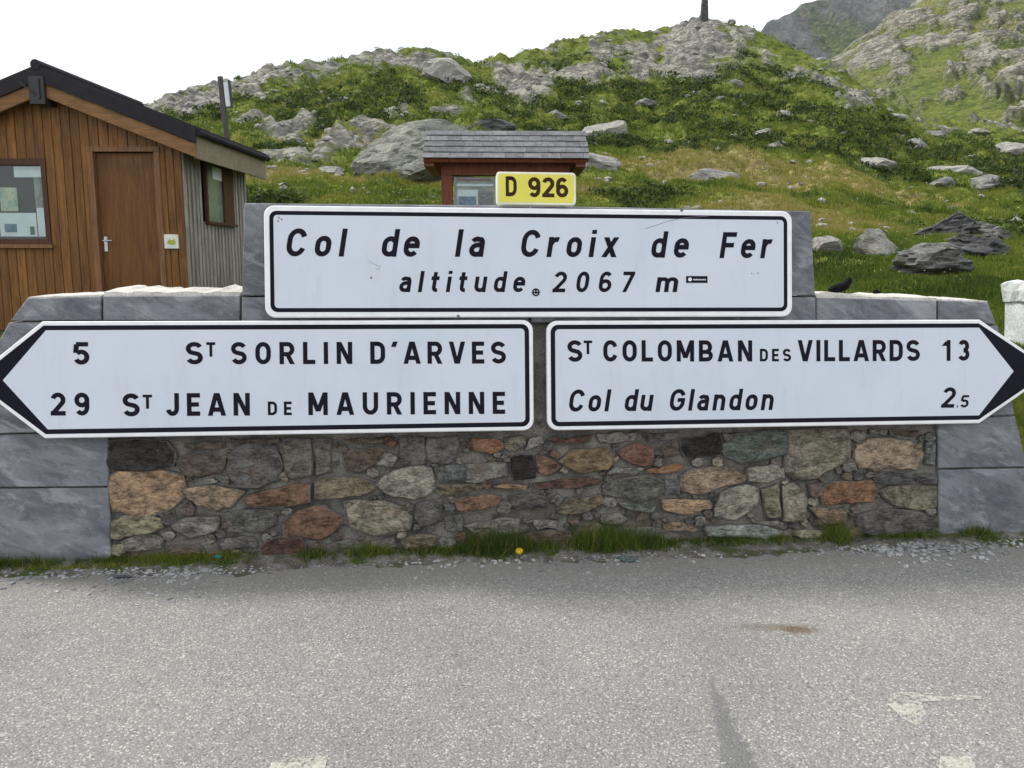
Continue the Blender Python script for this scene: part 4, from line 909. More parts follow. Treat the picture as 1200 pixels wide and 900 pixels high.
mb = MB(); mb.box(HC, HS, HU, UPZ, w0, w0 + .05, -.0, .04, wz0, wz1); mb.box(HC, HS, HU, UPZ, w1 - .35, w1, -.0, .04, wz0, wz1); mb.box(HC, HS, HU, UPZ, w0 + .05, w1 - .35, -.0, .038, wz1 - .08, wz1); mb.box(HC, HS, HU, UPZ, w0 - .03, w1 + .03, -.0, .07, wz0 - .035, wz0 - .002)
sw_ = mb.build('window', M_FRAMED, hut)
mb = MB(); mb.box(HC, HS, HU, UPZ, w0 + .05, w1 - .35, .008, .012, wz0, wz1 - .08); mb.build('pane', grain('pale_green_glass', (.10, .16, .13), (.22, .27, .20), 3, rough=.15, bump=0, spec=.6), sw_)
mb = MB(); mb.box(HC, HS, HU, UPZ, w0 + .28, w0 + .62, .013, .016, wz1 - .25, wz1 - .09); mb.build('poster', M_PAPER, sw_)
# roof: two slabs with dark metal edge, wooden barge boards and side fascia
EO = .26; FO = .20; BO = .08
def roof_side(sg):
    s1 = (es if sg > 0 else 2 * ridge_s - es); z1 = roof_z(s1)
    mb = MB(); pts = [(ridge_s, roof_z(ridge_s)), (s1, z1), (s1, z1 - .05), (ridge_s, roof_z(ridge_s) - .05)]
    mb.prism([hpt(s, z + .02, -FO) for s, z in pts], HS * (HD + FO + BO)); sl_ = mb.build('roof_slope', M_ROOF, hut)
    mb = MB(); pts = [(ridge_s, roof_z(ridge_s) + .0), (s1, z1 + .0), (s1, z1 - TRIM), (ridge_s, roof_z(ridge_s) - TRIM)]
    mb.prism([hpt(s, z, -FO - .03) for s, z in pts], HS * .028, .003); mb.build('verge_trim', M_ROOF, hut)
    mb = MB(); s2 = s1 - sg * .02; pts = [(ridge_s + sg * .03, roof_z(ridge_s) - TRIM - .0), (s2, z1 - TRIM), (s2, z1 - TRIM - BRG), (ridge_s + sg * .03, roof_z(ridge_s) - TRIM - BRG)]
    mb.prism([hpt(s, z, -FO + .0) for s, z in pts], HS * .035, .004); mb.build('barge_board', M_BARGE, hut)
    mb = MB(); 
    for d in np.linspace(0, HD, 4): mb.box(HC, HU, HS, UPZ, min(s1 - sg * .06, s1 - sg * .3), max(s1 - sg * .06, s1 - sg * .3), d - .04, d + .04, z1 - .175, z1 - .09)
    mb.build('rafter', M_FRAMEW, hut)
    return s1, z1
roof_side(-1); s1, z1 = roof_side(1)
mb = MB(); mb.box(HC, HU, HS, UPZ, s1 - .055, s1 - .02, -FO + .036, HD + BO, z1 - .345, z1 - .055); mb.build('fascia', M_FASCIA, hut)
mb = MB(); mb.box(HC, HU, HS, UPZ, s1 - .30, s1 - .056, -FO + .036, HD + BO - .02, z1 - .20, z1 - .18); mb.build('soffit', M_FRAMED, hut)
mb = MB(); mb.tube(hpt(s1 + .02, z1 - .05, -FO), hpt(s1 + .02, z1 - .05, HD + BO), .04, n=8); mb.build('gutter', M_ROOF, hut)
mb = MB(); mb.tube(hpt(ridge_s, roof_z(ridge_s) + .01, -FO - .04), hpt(ridge_s, roof_z(ridge_s) + .01, HD + BO), .06, n=10); mb.build('ridge_cap', M_ROOF, hut)
mb = MB(); rz = roof_z(ridge_s) - TRIM; mb.box(HC, HU, HS, UPZ, ridge_s - .09, ridge_s + .09, -FO - .05, -.0, rz - .26, rz + .05); mb.tube(hpt(ridge_s - .02, rz - .16, -FO - .06), hpt(ridge_s - .15, rz - .03, -FO - .12), .009, n=6); mb.tube(hpt(ridge_s + .03, rz - .2, -FO - .06), hpt(ridge_s + .03, rz + .02, -FO - .06), .014, n=6); mb.build('gable_bracket', M_IRON, hut)

# ------------------------------------------------------------------ pole with a sign, behind the hut
pb = Vector(EYE + ray(266, 160) * (13.4 / ray(266, 160).y)); ptop = Vector(EYE + ray(258, 90) * (13.4 / ray(258, 90).y)); dirp = (ptop - pb)
foot = pb - dirp * (pb.z - float(H([pb.x], [pb.y])[0])) / dirp.z
pole = thing('signpost', 'thin dark leaning post with a pale box near its top behind the hut roof', 'post', foot)
mb = MB(); mb.tube(foot - UPZ * .2, ptop, .055, .045, 8); mb.build('pole', M_POLE, pole)
pm = Vector(EYE + ray(262, 108) * (13.33 / ray(262, 108).y)); ax = dirp.normalized(); bx = ax.cross(Vector((0, -1, 0))).normalized()
mb = MB(); mb.box(pm, bx, Vector((0, -1, 0)), ax, -.005, .075, -.09, -.05, -.21, .16); mb.build('pale_panel', M_PAPER, pole)
mb = MB(); mb.box(pm, bx, Vector((0, -1, 0)), ax, .076, .098, -.10, -.03, -.23, .19); mb.build('panel_frame', M_IRON, pole)

# ------------------------------------------------------------------ information board with a shingled roof
KY = 11.0
def kp(px, py, d=0.0): r = ray(px, py); return EYE + r * ((KY + d) / r.y)
kc = kp(593, 190); kg = float(H([kc.x], [KY])[0]) - .05
kiosk = thing('information_board', 'red brown notice board with a small grey shingled roof behind the yellow plate', 'notice board', Vector((kc.x, KY, kg)))
KX = Vector((1, 0, 0)); KYv = Vector((0, 1, 0)); eL = kp(497, 189); eR = kp(689, 190); ez_ = (eL.z + eR.z) / 2 ; rf = kp(500, 153, .42); rzk = rf.z
KO = Vector((0, KY, 0)); ang = math.atan2(rzk - ez_, .42 + .30)
sd_ = Vector((0, math.cos(ang), math.sin(ang))); sn_ = Vector((0, -math.sin(ang), math.cos(ang))); org = Vector((0, KY - .30, ez_)); Ls = (rzk - ez_) / math.sin(ang)
mb = MB()
for sg in (1,):
    mb.box(org, KX, sd_, sn_, eL.x + .02, eR.x - .02, 0, Ls, -.05, -.012)
sd2 = Vector((0, -sd_.y, sd_.z)); org2 = Vector((0, KY - .30 + 2 * Ls * math.cos(ang), ez_)); mb.box(org2, KX, sd2, Vector((0, math.sin(ang), math.cos(ang))), eL.x + .02, eR.x - .02, 0, Ls - .02, -.05, 0)
mb.build('roof_deck', M_KWOOD, kiosk)
nr = 5; rh = Ls / nr; rk_ = random.Random(2); sm = None
for r in range(nr):
    x = eL.x - (.10 if r % 2 else 0)
    while x < eR.x - .01:
        wd = rk_.choice((.17, .2, .24, .3)); x0 = max(x, eL.x); x1 = min(x + wd, eR.x)
        if x1 - x0 > .02:
            mb = MB(); l0 = r * rh; l1 = min(Ls, l0 + rh * 1.25); o_ = org + sn_ * .001
            q = [o_ + KX * (x0 + .002) + sd_ * l0 + sn_ * (.014 + rk_.uniform(0, .004)), o_ + KX * (x1 - .002) + sd_ * l0 + sn_ * (.014 + rk_.uniform(0, .004)), o_ + KX * (x1 - .002) + sd_ * l1 + sn_ * (.001), o_ + KX * (x0 + .002) + sd_ * l1 + sn_ * (.001)]
            mb.prism(q, -sn_ * .010); mb.build('shingle', M_SHING, kiosk)
        x += wd
for pxs in (524, 661):
    x = kp(pxs, 220).x; mb = MB(); mb.box(KO, KX, KYv, UPZ, x - .07, x + .07, -.06, .08, kg - .2, ez_ - .01); mb.build('post', M_KWOOD, kiosk)
mb = MB(); mb.box(KO, KX, KYv, UPZ, kp(521, 200).x, kp(663, 200).x, -.075, .07, kp(600, 206).z, ez_ + .06); mb.build('beam', M_KWOOD, kiosk)
for pxs in (508, 682):
    x = kp(pxs, 195).x; mb = MB(); mb.box(KO, KX, KYv, UPZ, x - .10, x + .03, -.24, .9, ez_ - .09, ez_ + .03); mb.build('rafter', M_KWOOD, kiosk)
a, b = kp(532, 207), kp(654, 262); mb = MB(); mb.box(KO, KX, KYv, UPZ, a.x, b.x, .045, .07, b.z, a.z - .005); pn = mb.build('display_panel', grain('faded_map', (.20, .22, .17), (.42, .42, .36), 5, rough=.6, fine=25, bump=0), kiosk)
mb = MB(); mb.box(KO, KX, KYv, UPZ, a.x, b.x, -.012, -.006, b.z, a.z - .005); mb.build('pane', M_GLASS, kiosk)
for i, (x0, y0, x1, y1, mt) in enumerate(((535, 209, 575, 212, M_KWOOD), (535, 215, 578, 218, M_PAPER), (536, 222, 560, 240, M_PAPER), (562, 224, 578, 240, M_BGREY), (537, 230, 558, 240, M_MAPB))):
    p, q = kp(x0, y0), kp(x1, y1); mb = MB(); mb.box(KO, KX, KYv, UPZ, p.x, q.x, .034 - i * .003, .036 - i * .003, q.z, p.z); mb.build('poster', mt, kiosk)

# ------------------------------------------------------------------ boulders
import bmesh
def rock_mesh(size, seed, sub=3, cuts=9, rough=.10, lean=0.0, ledge=0.0):
    bm = bmesh.new(); bmesh.ops.create_icosphere(bm, subdivisions=sub, radius=1.0)
    V = np.array([v.co[:] for v in bm.verts]); Fc = np.array([[v.index for v in f.verts] for f in bm.faces]); bm.free()
    rg = np.random.default_rng(seed)
    for i in range(cuts):
        n = rg.normal(size=3); n[2] = abs(n[2]) * .7 if i % 3 else n[2]; n /= np.linalg.norm(n); d = rg.uniform(.50, .82)
        k = V @ n - d; V = np.where((k > 0)[:, None], V - n[None] * k[:, None], V)
    nz_ = fbm(V[:, 0] * 1.6 + seed, V[:, 1] * 1.6, V[:, 2] * 1.6 + 3, 4); st = np.abs(perlin(V[:, 0] * 1.2 + seed, V[:, 1] * 1.2, V[:, 2] * 6 + V[:, 0] * 1.5))
    V = V * (1 + rough * nz_ - rough * .9 * (st < .06))[:, None]
    if ledge: lv = perlin(V[:, 0] * .6 + seed, V[:, 1] * .6, (V[:, 2] + .25 * V[:, 0]) * 5.0); V[:, :2] *= (1 + ledge * np.sign(lv) * np.minimum(1, np.abs(lv) * 6))[:, None]
    V[:, 0] += V[:, 2] * lean
    return V * np.array(size)[None], Fc
def boulder(px, py, wpx, hpx, label, mat, seed, depth=None, flat=.8, name='boulder', cat='boulder', rough=.10, yaw=0.0, lean=0.0, group='boulders on the hillside', sub=3, ledge=0.0):
    """base centre at photo point (px, py), size in photo pixels"""
    g = ground_at(px, py) if depth is None else None
    if g is None: r = ray(px, py); g = EYE + r * (depth / r.y); g.z = float(H([g.x], [g.y])[0])
    m_ = g.y / F; wx = wpx * m_ / 2 * 1.12; hz = hpx * m_ * .62; wy = wx * flat
    V, Fc = rock_mesh((wx, wy, hz), seed, (5 if sub == 6 else min(sub, 4)), rough=rough, lean=lean, ledge=ledge); cy_, sy_ = math.cos(yaw), math.sin(yaw)
    V = np.stack([V[:, 0] * cy_ - V[:, 1] * sy_, V[:, 0] * sy_ + V[:, 1] * cy_, V[:, 2]], -1)
    gy = g.y + wy * .5; hz *= 1.12; V[:, 2] *= 1.12; cz = g.z + hz * .36
    P = V + np.array([g.x, gy, cz])
    o = mesh_obj(name, P, Fc, mat, None, (g.x, gy, g.z), smooth=False); o.data.polygons.foreach_set('use_smooth', [sub > 3 and False] * len(o.data.polygons))
    return tag(o, label, cat, group)
BL = [
 (487, 212, 158, 80, 'huge sloping grey boulder with pale bands left of the notice board', M_BSTRIPE, .9, 6),
 (518, 97, 58, 32, 'rounded grey boulder overhanging dark shade high on the ridge above the notice board', M_BPALE, .8, 3),
 (572, 153, 62, 14, 'dark low boulder just above the shingled roof', M_BDARK, .8, 3),
 (716, 161, 62, 23, 'long pale boulder right of the notice board roof', M_BPALE, .6, 3),
 (700, 197, 60, 22, 'pale slab leaning beside the right end of the notice board', M_BPALE, .7, 3),
 (652, 138, 28, 9, 'small flat grey boulder above the middle of the notice board roof', M_BGREY, .8, 3),
 (755, 124, 26, 10, 'small grey boulder below the light scree under the rocky summit', M_BGREY, .8, 3),
 (836, 211, 62, 15, 'flat grey boulder half sunk in dry meadow above the place sign', M_BGREY, .7, 3),
 (1024, 198, 54, 13, 'broad flat pale boulder in the meadow above the leaning triangular rock', M_BPALE, .7, 3),
 (922, 138, 32, 10, 'flat pale boulder high on the green slope below the crags', M_BPALE, .8, 3),
 (898, 157, 34, 7, 'thin pale slab in the green slope left of centre of the upper meadow', M_BPALE, .8, 3),
 (910, 172, 26, 7, 'small pale slab just below another thin slab on the green slope', M_BPALE, .8, 3),
 (1056, 139, 22, 9, 'small pale boulder near the foot of the rocky hillside', M_BPALE, .8, 3),
 (1078, 176, 30, 18, 'pointed grey boulder standing in the upper right meadow', M_BGREY, .8, 3),
 (1124, 204, 72, 14, 'long tilted pale slab in the right meadow', M_BPALE, .5, 3),
 (1164, 220, 44, 17, 'layered grey boulder at the lower end of the long tilted slab', M_BGREY, .7, 3),
 (1110, 219, 30, 13, 'small grey boulder sunk in green tussocks below the long slab', M_BGREY, .8, 3),
 (1192, 181, 40, 17, 'pale smooth boulder cut by the right edge of the photo', M_BPALE, .8, 3),
 (972, 295, 42, 22, 'low pale boulder in grass just right of the pillar', M_BPALE, .9, 3),
 (1029, 300, 50, 40, 'leaning triangular pale rock in the grass right of the pillar', M_BPALE, .7, 3),
 (1118, 275, 68, 30, 'upper dark angular slab of the rock pile', M_BDARK, .8, 5),
 (1160, 283, 80, 26, 'middle grey slab of the rock pile wedged between the dark ones', M_BLAY, .8, 5),
 (1160, 301, 84, 34, 'broad dark layered slab at the right of the rock pile', M_BDARK, .8, 5),
 (1096, 322, 88, 44, 'front grey layered rock of the pile nearest the wall', M_BLAY, .8, 5),
 (796, 213, 0, 0, None, None, 0, 3),
 (845, 118, 14, 6, 'tiny grey stone in the slope under the summit crag', M_BGREY, .8, 3),
 (862, 101, 22, 9, 'little grey rock at the lower right foot of the summit crag', M_BGREY, .8, 3),
 (870, 126, 20, 8, 'pair-sized grey rock below the summit crag', M_BGREY, .8, 3),
 (953, 128, 14, 5, 'tiny pale stone at the edge of the dark heather slope', M_BPALE, .8, 3),
 (1100, 160, 34, 9, 'low grey ledge in the meadow below the rocky hillside', M_BGREY, .7, 3),
 (1150, 158, 26, 8, 'low pale ledge right of the grey ledge below the hillside', M_BPALE, .7, 3),
 (1196, 205, 22, 8, 'dark little boulder at the right edge of the meadow', M_BDARK, .8, 3),
 (1195, 265, 20, 12, 'pale stone above the end of the rock pile at the right edge', M_BPALE, .8, 3),
 (612, 193, 0, 0, None, None, 0, 3),
 (343, 168, 24, 10, 'grey rock on the slope just right of the leaning post', M_BGREY, .8, 3),
 (385, 203, 34, 10, 'pale low rock in the grass left of the huge banded boulder', M_BPALE, .8, 3),
 (402, 120, 20, 9, 'small pale rock in the shrubs of the left ridge', M_BPALE, .8, 3),
 (386, 123, 12, 9, 'small upright grey rock in the shrubs of the left ridge', M_BGREY, .8, 3),
]
for i, (x, y, w_, h_, lab, mt, fl, sb) in enumerate(BL):
    if lab: boulder(x, y, w_, h_, lab, mt, 40 + i * 3, flat=fl, sub=sb, ledge=(.07 if sb == 5 else .04 if sb == 4 else 0), rough=(.05 if sb == 6 else .17 if sb >= 4 else .14), lean={1029: -.35, 487: .35, 1118: .3}.get(x, 0))
# the pale dressed stone at the right edge of the photo
bs = EYE + ray(1196, 396) * (6.4 / ray(1196, 396).y)
def bpt(px, py, d=6.4): r = ray(px, py); return EYE + r * (d / r.y)
bol = thing('marker_stone', 'squat pale stone marker with a rough cap behind the right end of the wall', 'stone marker', Vector((bs.x + .1, bs.y, bs.z)))
def quad_box(a, b, c, top, bot, shrink, jit, seed):
    rr_ = random.Random(seed); d = a + (c - b); P = [a, b, c, d]; cc = sum(P, Vector()) / 4; V = []
    for lvl, (z, k) in enumerate(((bot, shrink), (bot + (top - bot) * .5, (shrink + 1) / 2), (top - .02, 1.0), (top, .93))):
        for e in range(4):
            for u in (0, .25, .5, .75):
                p = P[e].lerp(P[(e + 1) % 4], u); q = cc + (p - cc) * k * (1 + rr_.uniform(-jit, jit)); V.append(Vector((q.x, q.y, z + rr_.uniform(-jit, jit) * .25)))
    n = 16; return V, [(l * n + i, l * n + (i + 1) % n, (l + 1) * n + (i + 1) % n, (l + 1) * n + i) for l in range(3) for i in range(n)] + [tuple(range(n)), tuple(range(3 * n, 4 * n))[::-1]]
Pa, Pb = bpt(1178, 352, 6.5), bpt(1204, 354, 6.30); Pc = Pb + Vector((.30, .17, 0)); zt, zb_ = Pb.z, bpt(1194, 404, 6.35).z - .15
V_, F_ = quad_box(Pa, Pb, Pc, zt, zb_, .82, .012, 1); mb = MB(); mb.add(V_, F_); mb.build('shaft', grain('pale_marker', (.52, .55, .55), (.66, .68, .68), 6, rough=.85), bol)
ca = (Pa + Pc) / 2; k_ = 1.22; V_, F_ = quad_box(*[ca + (p - ca) * k_ for p in (Pa, Pb, Pc)], zt + .16, zt + .004, .92, .05, 4); mb = MB(); mb.add(V_, F_); mb.build('cap', grain('marker_cap', (.50, .54, .53), (.68, .70, .68), 7, rough=.9), bol)
# two dark little figures on the coping right of the pillar
cpt = lambda px, py, k: (lambda p: p)(on_plane(px, py, W0 + WB * k, Vector((WB.x, WB.y, 0))))
bp = cpt(984, 345, .40)
def skin_body(name, pts, edges, mat, parent=None, org=None):
    me = bpy.data.meshes.new(name); me.from_pydata([tuple(Vector(p[0]) - (Vector(org) if org is not None else ORG[parent.name])) for p in pts], edges, []); o = bpy.data.objects.new(name, me); COL.objects.link(o)
    if parent is not None: o.parent = parent
    else: o.location = org
    sk = o.modifiers.new('skin', 'SKIN'); 
    for i, p in enumerate(pts): me.skin_vertices[0].data[i].radius = (p[1], p[1] * .85); me.skin_vertices[0].data[i].use_root = (i == 0)
    sb = o.modifiers.new('sub', 'SUBSURF'); sb.levels = 2; sb.render_levels = 2; me.materials.append(mat); ORG[o.name] = Vector(org) if org is not None else ORG[parent.name]; return o
sc_ = bp.y / F
def q_(dx, dy, dd=0.0): return bp + Vector((dx * sc_, dd, dy * sc_))
M_BIRD = flat_mat('black_feathers', (.008, .008, .010), .8, .1, 0, .5, 60)
bird = thing('bird', 'small black bird with raised head perched on the pale coping beside the pillar', 'bird', q_(0, 0))
skin_body('body', [(q_(0, 7), 7.2 * sc_), (q_(-8, 5.6), 6.4 * sc_), (q_(-14, 3.2), 4.0 * sc_), (q_(6, 10.5), 6.2 * sc_), (q_(9, 14.5), 5.2 * sc_), (q_(10.8, 17.8), 5.4 * sc_), (q_(13.6, 16.6), 1.6 * sc_)], [(0, 1), (1, 2), (0, 3), (3, 4), (4, 5), (5, 6)], M_BIRD, bird)
mb = MB(); mb.tube(q_(5, 6), q_(6, .3), .6 * sc_); mb.tube(q_(6, .4), q_(9, .2), .5 * sc_, .3 * sc_); mb.build('leg', M_BIRD, bird)
mb = MB(); mb.tube(q_(2.5, 5, .02), q_(3.2, .3, .02), .6 * sc_); mb.tube(q_(3.2, .4, .02), q_(6, .2, .02), .5 * sc_, .3 * sc_); mb.build('leg', M_BIRD, bird)
mb = MB(); mb.tube(q_(12.6, 15.9), q_(15.3, 14.8), .8 * sc_, .15 * sc_, 6); mb.build('beak', M_IRON, bird)
V, Fc = rock_mesh((.033, .03, .022), 5, 2, 6, .05); p = cpt(1027, 346, .50); tag(mesh_obj('dark_stone', V + np.array(p) + np.array([0, 0, .018]), Fc, M_BIRD, None, p), 'small dark lump lying on the pale coping right of the bird', 'stone')

# summit marker and two thin posts on the slope
g = ground_at(825, 24); mpx = g.y / F
mon = thing('summit_marker', 'dark tapering stone marker standing on the rocky summit', 'monument', g - UPZ * .2)
mb = MB(); mb.tube(g - UPZ * .8, g + UPZ * (3.2), 6.2 * mpx, 3.2 * mpx, 4); mb.build('shaft', M_BDARK, mon)
mb = MB(); mb.tube(g + UPZ * 3.2, g + UPZ * 3.6, 4.6 * mpx, 2.0 * mpx, 4); mb.build('cap', M_BDARK, mon)


# ------------------------------------------------------------------ scattered stuff
def tufts(name, P, hgt, wid, nb, mat, label, tint, spread=.5, seed=1, lean=.5):
    """P base points (n,3); nb blades each; one mesh of single-triangle blades bent once"""
    rg = np.random.default_rng(seed); n = len(P); N = n * nb; B = np.repeat(P, nb, 0); h = np.repeat(hgt, nb) * rg.uniform(.5, 1.15, N); w_ = np.repeat(wid, nb); t0 = np.repeat(tint, nb)
    a = rg.uniform(0, 2 * np.pi, N); r = rg.uniform(0, 1, N) * spread * np.repeat(hgt, nb); B = B + np.stack([np.cos(a) * r, np.sin(a) * r, -.06 * h], -1)
    b = rg.uniform(0, 2 * np.pi, N); L = rg.uniform(.05, lean, N); tip = B + np.stack([np.cos(b) * L * h, np.sin(b) * L * h, h * (1 - .3 * L)], -1)
    sx = np.stack([np.cos(a + 1.3) * w_ * .5, np.sin(a + 1.3) * w_ * .5 * .6, 0 * w_], -1)
    V = np.stack([B - sx, B + sx, tip], 1).reshape(-1, 3); Fc = np.arange(N * 3).reshape(-1, 3)
    tt = np.clip(t0 + rg.normal(0, .16, N), 0, 1); T = np.stack([tt * .7, tt * .7, tt], -1).ravel()
    o = mesh_obj(name, V, Fc, mat, attrs={'tint': T}); return tag(o, label, 'grass', kind='stuff')
rg = np.random.default_rng(5)
def scatter(n, x0, x1, Y0, Y1, pw=1.0):
    px = rg.uniform(x0, x1, n); Y = Y0 * (Y1 / Y0) ** (rg.uniform(0, 1, n) ** pw); X = (px - 600) / (F * .985) * Y; z, rock, dry = H(X, Y, True)
    return X, Y, z, rock, dry
X, Y, z, rock, dry = scatter(150000, -60, 1260, 6.0, 62)
nearrock = fbm(X * .8, Y * .8, 4, 3)
inhut = (X > HC.x - 4.2) & (X < HC.x + .1) & (Y > 9.6) & (Y < 12.6)
keep = (rock < .42 + .1 * rg.uniform(-1, 1, len(X))) & ~inhut & ((W0.y + WB.y * .55 + (X - W0.x) * math.tan(TH)) < Y)
X, Y, z, dry = X[keep], Y[keep], z[keep], dry[keep]
patch = fbm(X * .35, Y * .35, 2, 4)
patch = patch + .45 * fbm(X * 1.3, Y * 1.1, 8, 3); tint = np.clip(.30 + .42 * patch + .55 * dry + .12 * sstep(Y, 10, 16), 0, 1); hg = (.07 + .003 * Y) * (1 + .7 * np.clip(fbm(X * .9, Y * .9, 7, 2), -1, 1)) * np.where(Y < 14, .85, 1.0)
tufts('meadow_grass', np.stack([X, Y, z], -1), hg, .008 + .0011 * Y, 5, M_BLADE, 'green and straw coloured alpine grass covering the meadow and slope', tint, .9, 3)
nf = 1900; X, Y, z, rock, dry = scatter(nf, -60, 1260, 7, 40); kf = (fbm(X * .5, Y * .4, 17, 3) > -.05) & ~((X > HC.x - 4.2) & (X < HC.x + .1) & (Y > 9.6) & (Y < 12.6)) & ((W0.y + .6 + (X - W0.x) * math.tan(TH)) < Y) & (rock < .4)
X, Y, z = X[kf], Y[kf], z[kf]; nf = len(X); hf = (.07 + .003 * Y) * rg.uniform(.8, 1.1, nf); Cf = np.stack([X, Y, z + hf], -1); sf = (.002 + .00055 * Y)[:, None] * rg.uniform(.6, 1.2, (nf, 1))
Vf = np.stack([Cf + np.array([-1, -.3, 0]) * sf, Cf + np.array([1, -.3, 0]) * sf, Cf + np.array([0, .6, 1.1]) * sf], 1).reshape(-1, 3)
tag(mesh_obj('meadow_flowers', Vf, np.arange(nf * 3).reshape(-1, 3), flat_mat('petal_cream', (.62, .60, .42), .7)), 'tiny cream flowers dotted through the meadow grass', 'flowers', kind='stuff')
# dwarf shrubs: mounds of small leaves
X, Y, z, rock, dry = scatter(18000, -60, 1260, 15, 85)
sh = .9 * fbm(X * .22, Y * .16, 12, 4) + .40 * sstep(Y, 22, 45) - .15
keep = (sh > .12) & (dry < .5) & (rock < .5); X, Y, z, sh = X[keep], Y[keep], z[keep], sh[keep]
def shrubs(name, X, Y, z, rad, label, seed=3, nl=56):
    rg = np.random.default_rng(seed); n = len(X); N = n * nl; r = np.repeat(rad, nl)
    d = rg.normal(size=(N, 3)); d[:, 2] = np.abs(d[:, 2]); d /= np.linalg.norm(d, axis=1)[:, None]; rr = rg.uniform(.6, 1.05, N)
    C = np.repeat(np.stack([X, Y, z], -1), nl, 0) + d * (r * rr)[:, None] * np.array([1.25, 1.1, .62]); sz = r * .16
    t1 = rg.normal(size=(N, 3)); t2 = rg.normal(size=(N, 3)); V = np.stack([C, C + t1 * sz[:, None], C + t2 * sz[:, None]], 1).reshape(-1, 3)
    T = np.repeat(np.clip(.15 + .55 * d[:, 2] * rr + rg.normal(0, .18, N) + np.repeat(rg.normal(0, .12, n), nl), 0, 1), 3)  # leaves darker low and inside, brighter on top: mound shading put into tint
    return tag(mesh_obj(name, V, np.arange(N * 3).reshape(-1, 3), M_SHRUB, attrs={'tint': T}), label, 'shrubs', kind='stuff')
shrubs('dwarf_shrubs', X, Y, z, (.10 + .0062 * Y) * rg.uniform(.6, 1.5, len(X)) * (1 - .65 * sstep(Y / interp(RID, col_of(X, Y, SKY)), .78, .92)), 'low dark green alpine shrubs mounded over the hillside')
# loose stones on the slope
def stones_stuff(name, P, size, mat, label, seed=2, cat='stones'):
    bm = bmesh.new(); bmesh.ops.create_icosphere(bm, subdivisions=1, radius=1.0); V0 = np.array([v.co[:] for v in bm.verts]); F0 = np.array([[v.index for v in f.verts] for f in bm.faces]); bm.free()
    rg = np.random.default_rng(seed); n = len(P); nv = len(V0); sc3 = rg.uniform(.5, 1.2, (n, 1, 3)) * np.array([1.2, 1.0, .6]) * size[:, None, None]
    V = V0[None] * (1 + rg.uniform(-.28, .22, (n, nv, 1))) * sc3; a = rg.uniform(0, 6.28, n); ca, sa = np.cos(a)[:, None], np.sin(a)[:, None]
    V = np.stack([V[..., 0] * ca - V[..., 1] * sa, V[..., 0] * sa + V[..., 1] * ca, V[..., 2] + .15 * V[..., 0]], -1) + P[:, None]
    Fc = (F0[None] + (np.arange(n) * nv)[:, None, None]).reshape(-1, 3); return tag(mesh_obj(name, V.reshape(-1, 3), Fc, mat), label, cat, kind='stuff')
X, Y, z, rock, dry = scatter(2600, -40, 1240, 14, 85); cl_ = fbm(X * .3, Y * .3, 31, 3)
keep = (cl_ > .05) | (rock > .35); X, Y, z = X[keep], Y[keep], z[keep]
stones_stuff('slope_stones', np.stack([X, Y, z + .02], -1), (.05 + .0036 * Y) * rg.uniform(.3, 1.25, len(X)) ** 1.6, M_BPALE, 'pale loose stones scattered through the grass of the hillside')

# foot of the wall: gravel, grass, moss, flower, odd stones
def foot_pt(s, d, z=0.0): p = W0 + WU * s - WB * d; return np.array([p.x, p.y, z])
n = 3800; s = np.concatenate([rg.uniform(-3.2, 3.1, 2200), rg.normal(-1.72, .22, 800), rg.normal(2.35, .35, 800)]); k = .5 + .5 * np.sin(s * 2.1 + 1) * .6 + .4 * np.exp(-((s + 1.75) / .35) ** 2) + .7 * np.exp(-((s - 2.2) / .5) ** 2)
d = rg.exponential(.055, n) * (.6 + k) + .04; P = np.array([foot_pt(a_, b_, .003) for a_, b_ in zip(s, d)])
stones_stuff('gravel', P, rg.uniform(.003, .0135, n) * (.7 + k * .7), grain('gravel_stone', (.16, .17, .18), (.36, .37, .37), 3, rough=.9), 'grey gravel washed along the foot of the wall', 7, 'gravel')
n = 1500; P = np.stack([rg.uniform(-2.6, 3.2, n), rg.uniform(2.2, 4.1, n), np.full(n, .001)], -1)
stones_stuff('road_grit', P, rg.uniform(.0015, .0045, n), grain('grit_stone', (.12, .12, .12), (.42, .41, .38), 40, rough=.9), 'fine loose grit on the asphalt', 9, 'grit')
# dirt shoulder
def shoulder():
    ns, nd = 260, 14; ss = np.linspace(-3.6, 3.6, ns); V = []
    for j in range(nd):
        dd = .42 * (j / (nd - 1)) - .06
        for s_ in ss:
            e = .24 + .07 * float(fbm(np.array([s_ * 1.3]), np.array([.5]), 4, 4)[0]); h = .030 * max(0, 1 - max(0, dd) / e) ** 1.3 + .006 * float(perlin(np.array([s_ * 14]), np.array([dd * 14]), 2)[0]) * (dd < e)
            p = foot_pt(s_, dd, h - .004 if dd < e else -.012); V.append(p)
    i = np.arange(nd - 1)[:, None] * ns + np.arange(ns - 1)[None]
    o = mesh_obj('dirt_shoulder', np.array(V), np.stack([i, i + 1, i + ns + 1, i + ns], -1).reshape(-1, 4), grain('dirt', (.07, .062, .05), (.17, .16, .145), 9, rough=.95, fine=90, fine_amt=.7, bump=.8, bdist=.006, dark=(.045, .06, .015), dscale=5, dthr=(.5, .62)), smooth=True); o['kind'] = 'structure'
shoulder()
def sx(px, py=648): p = gp(px, py); return (p - W0).dot(WU)
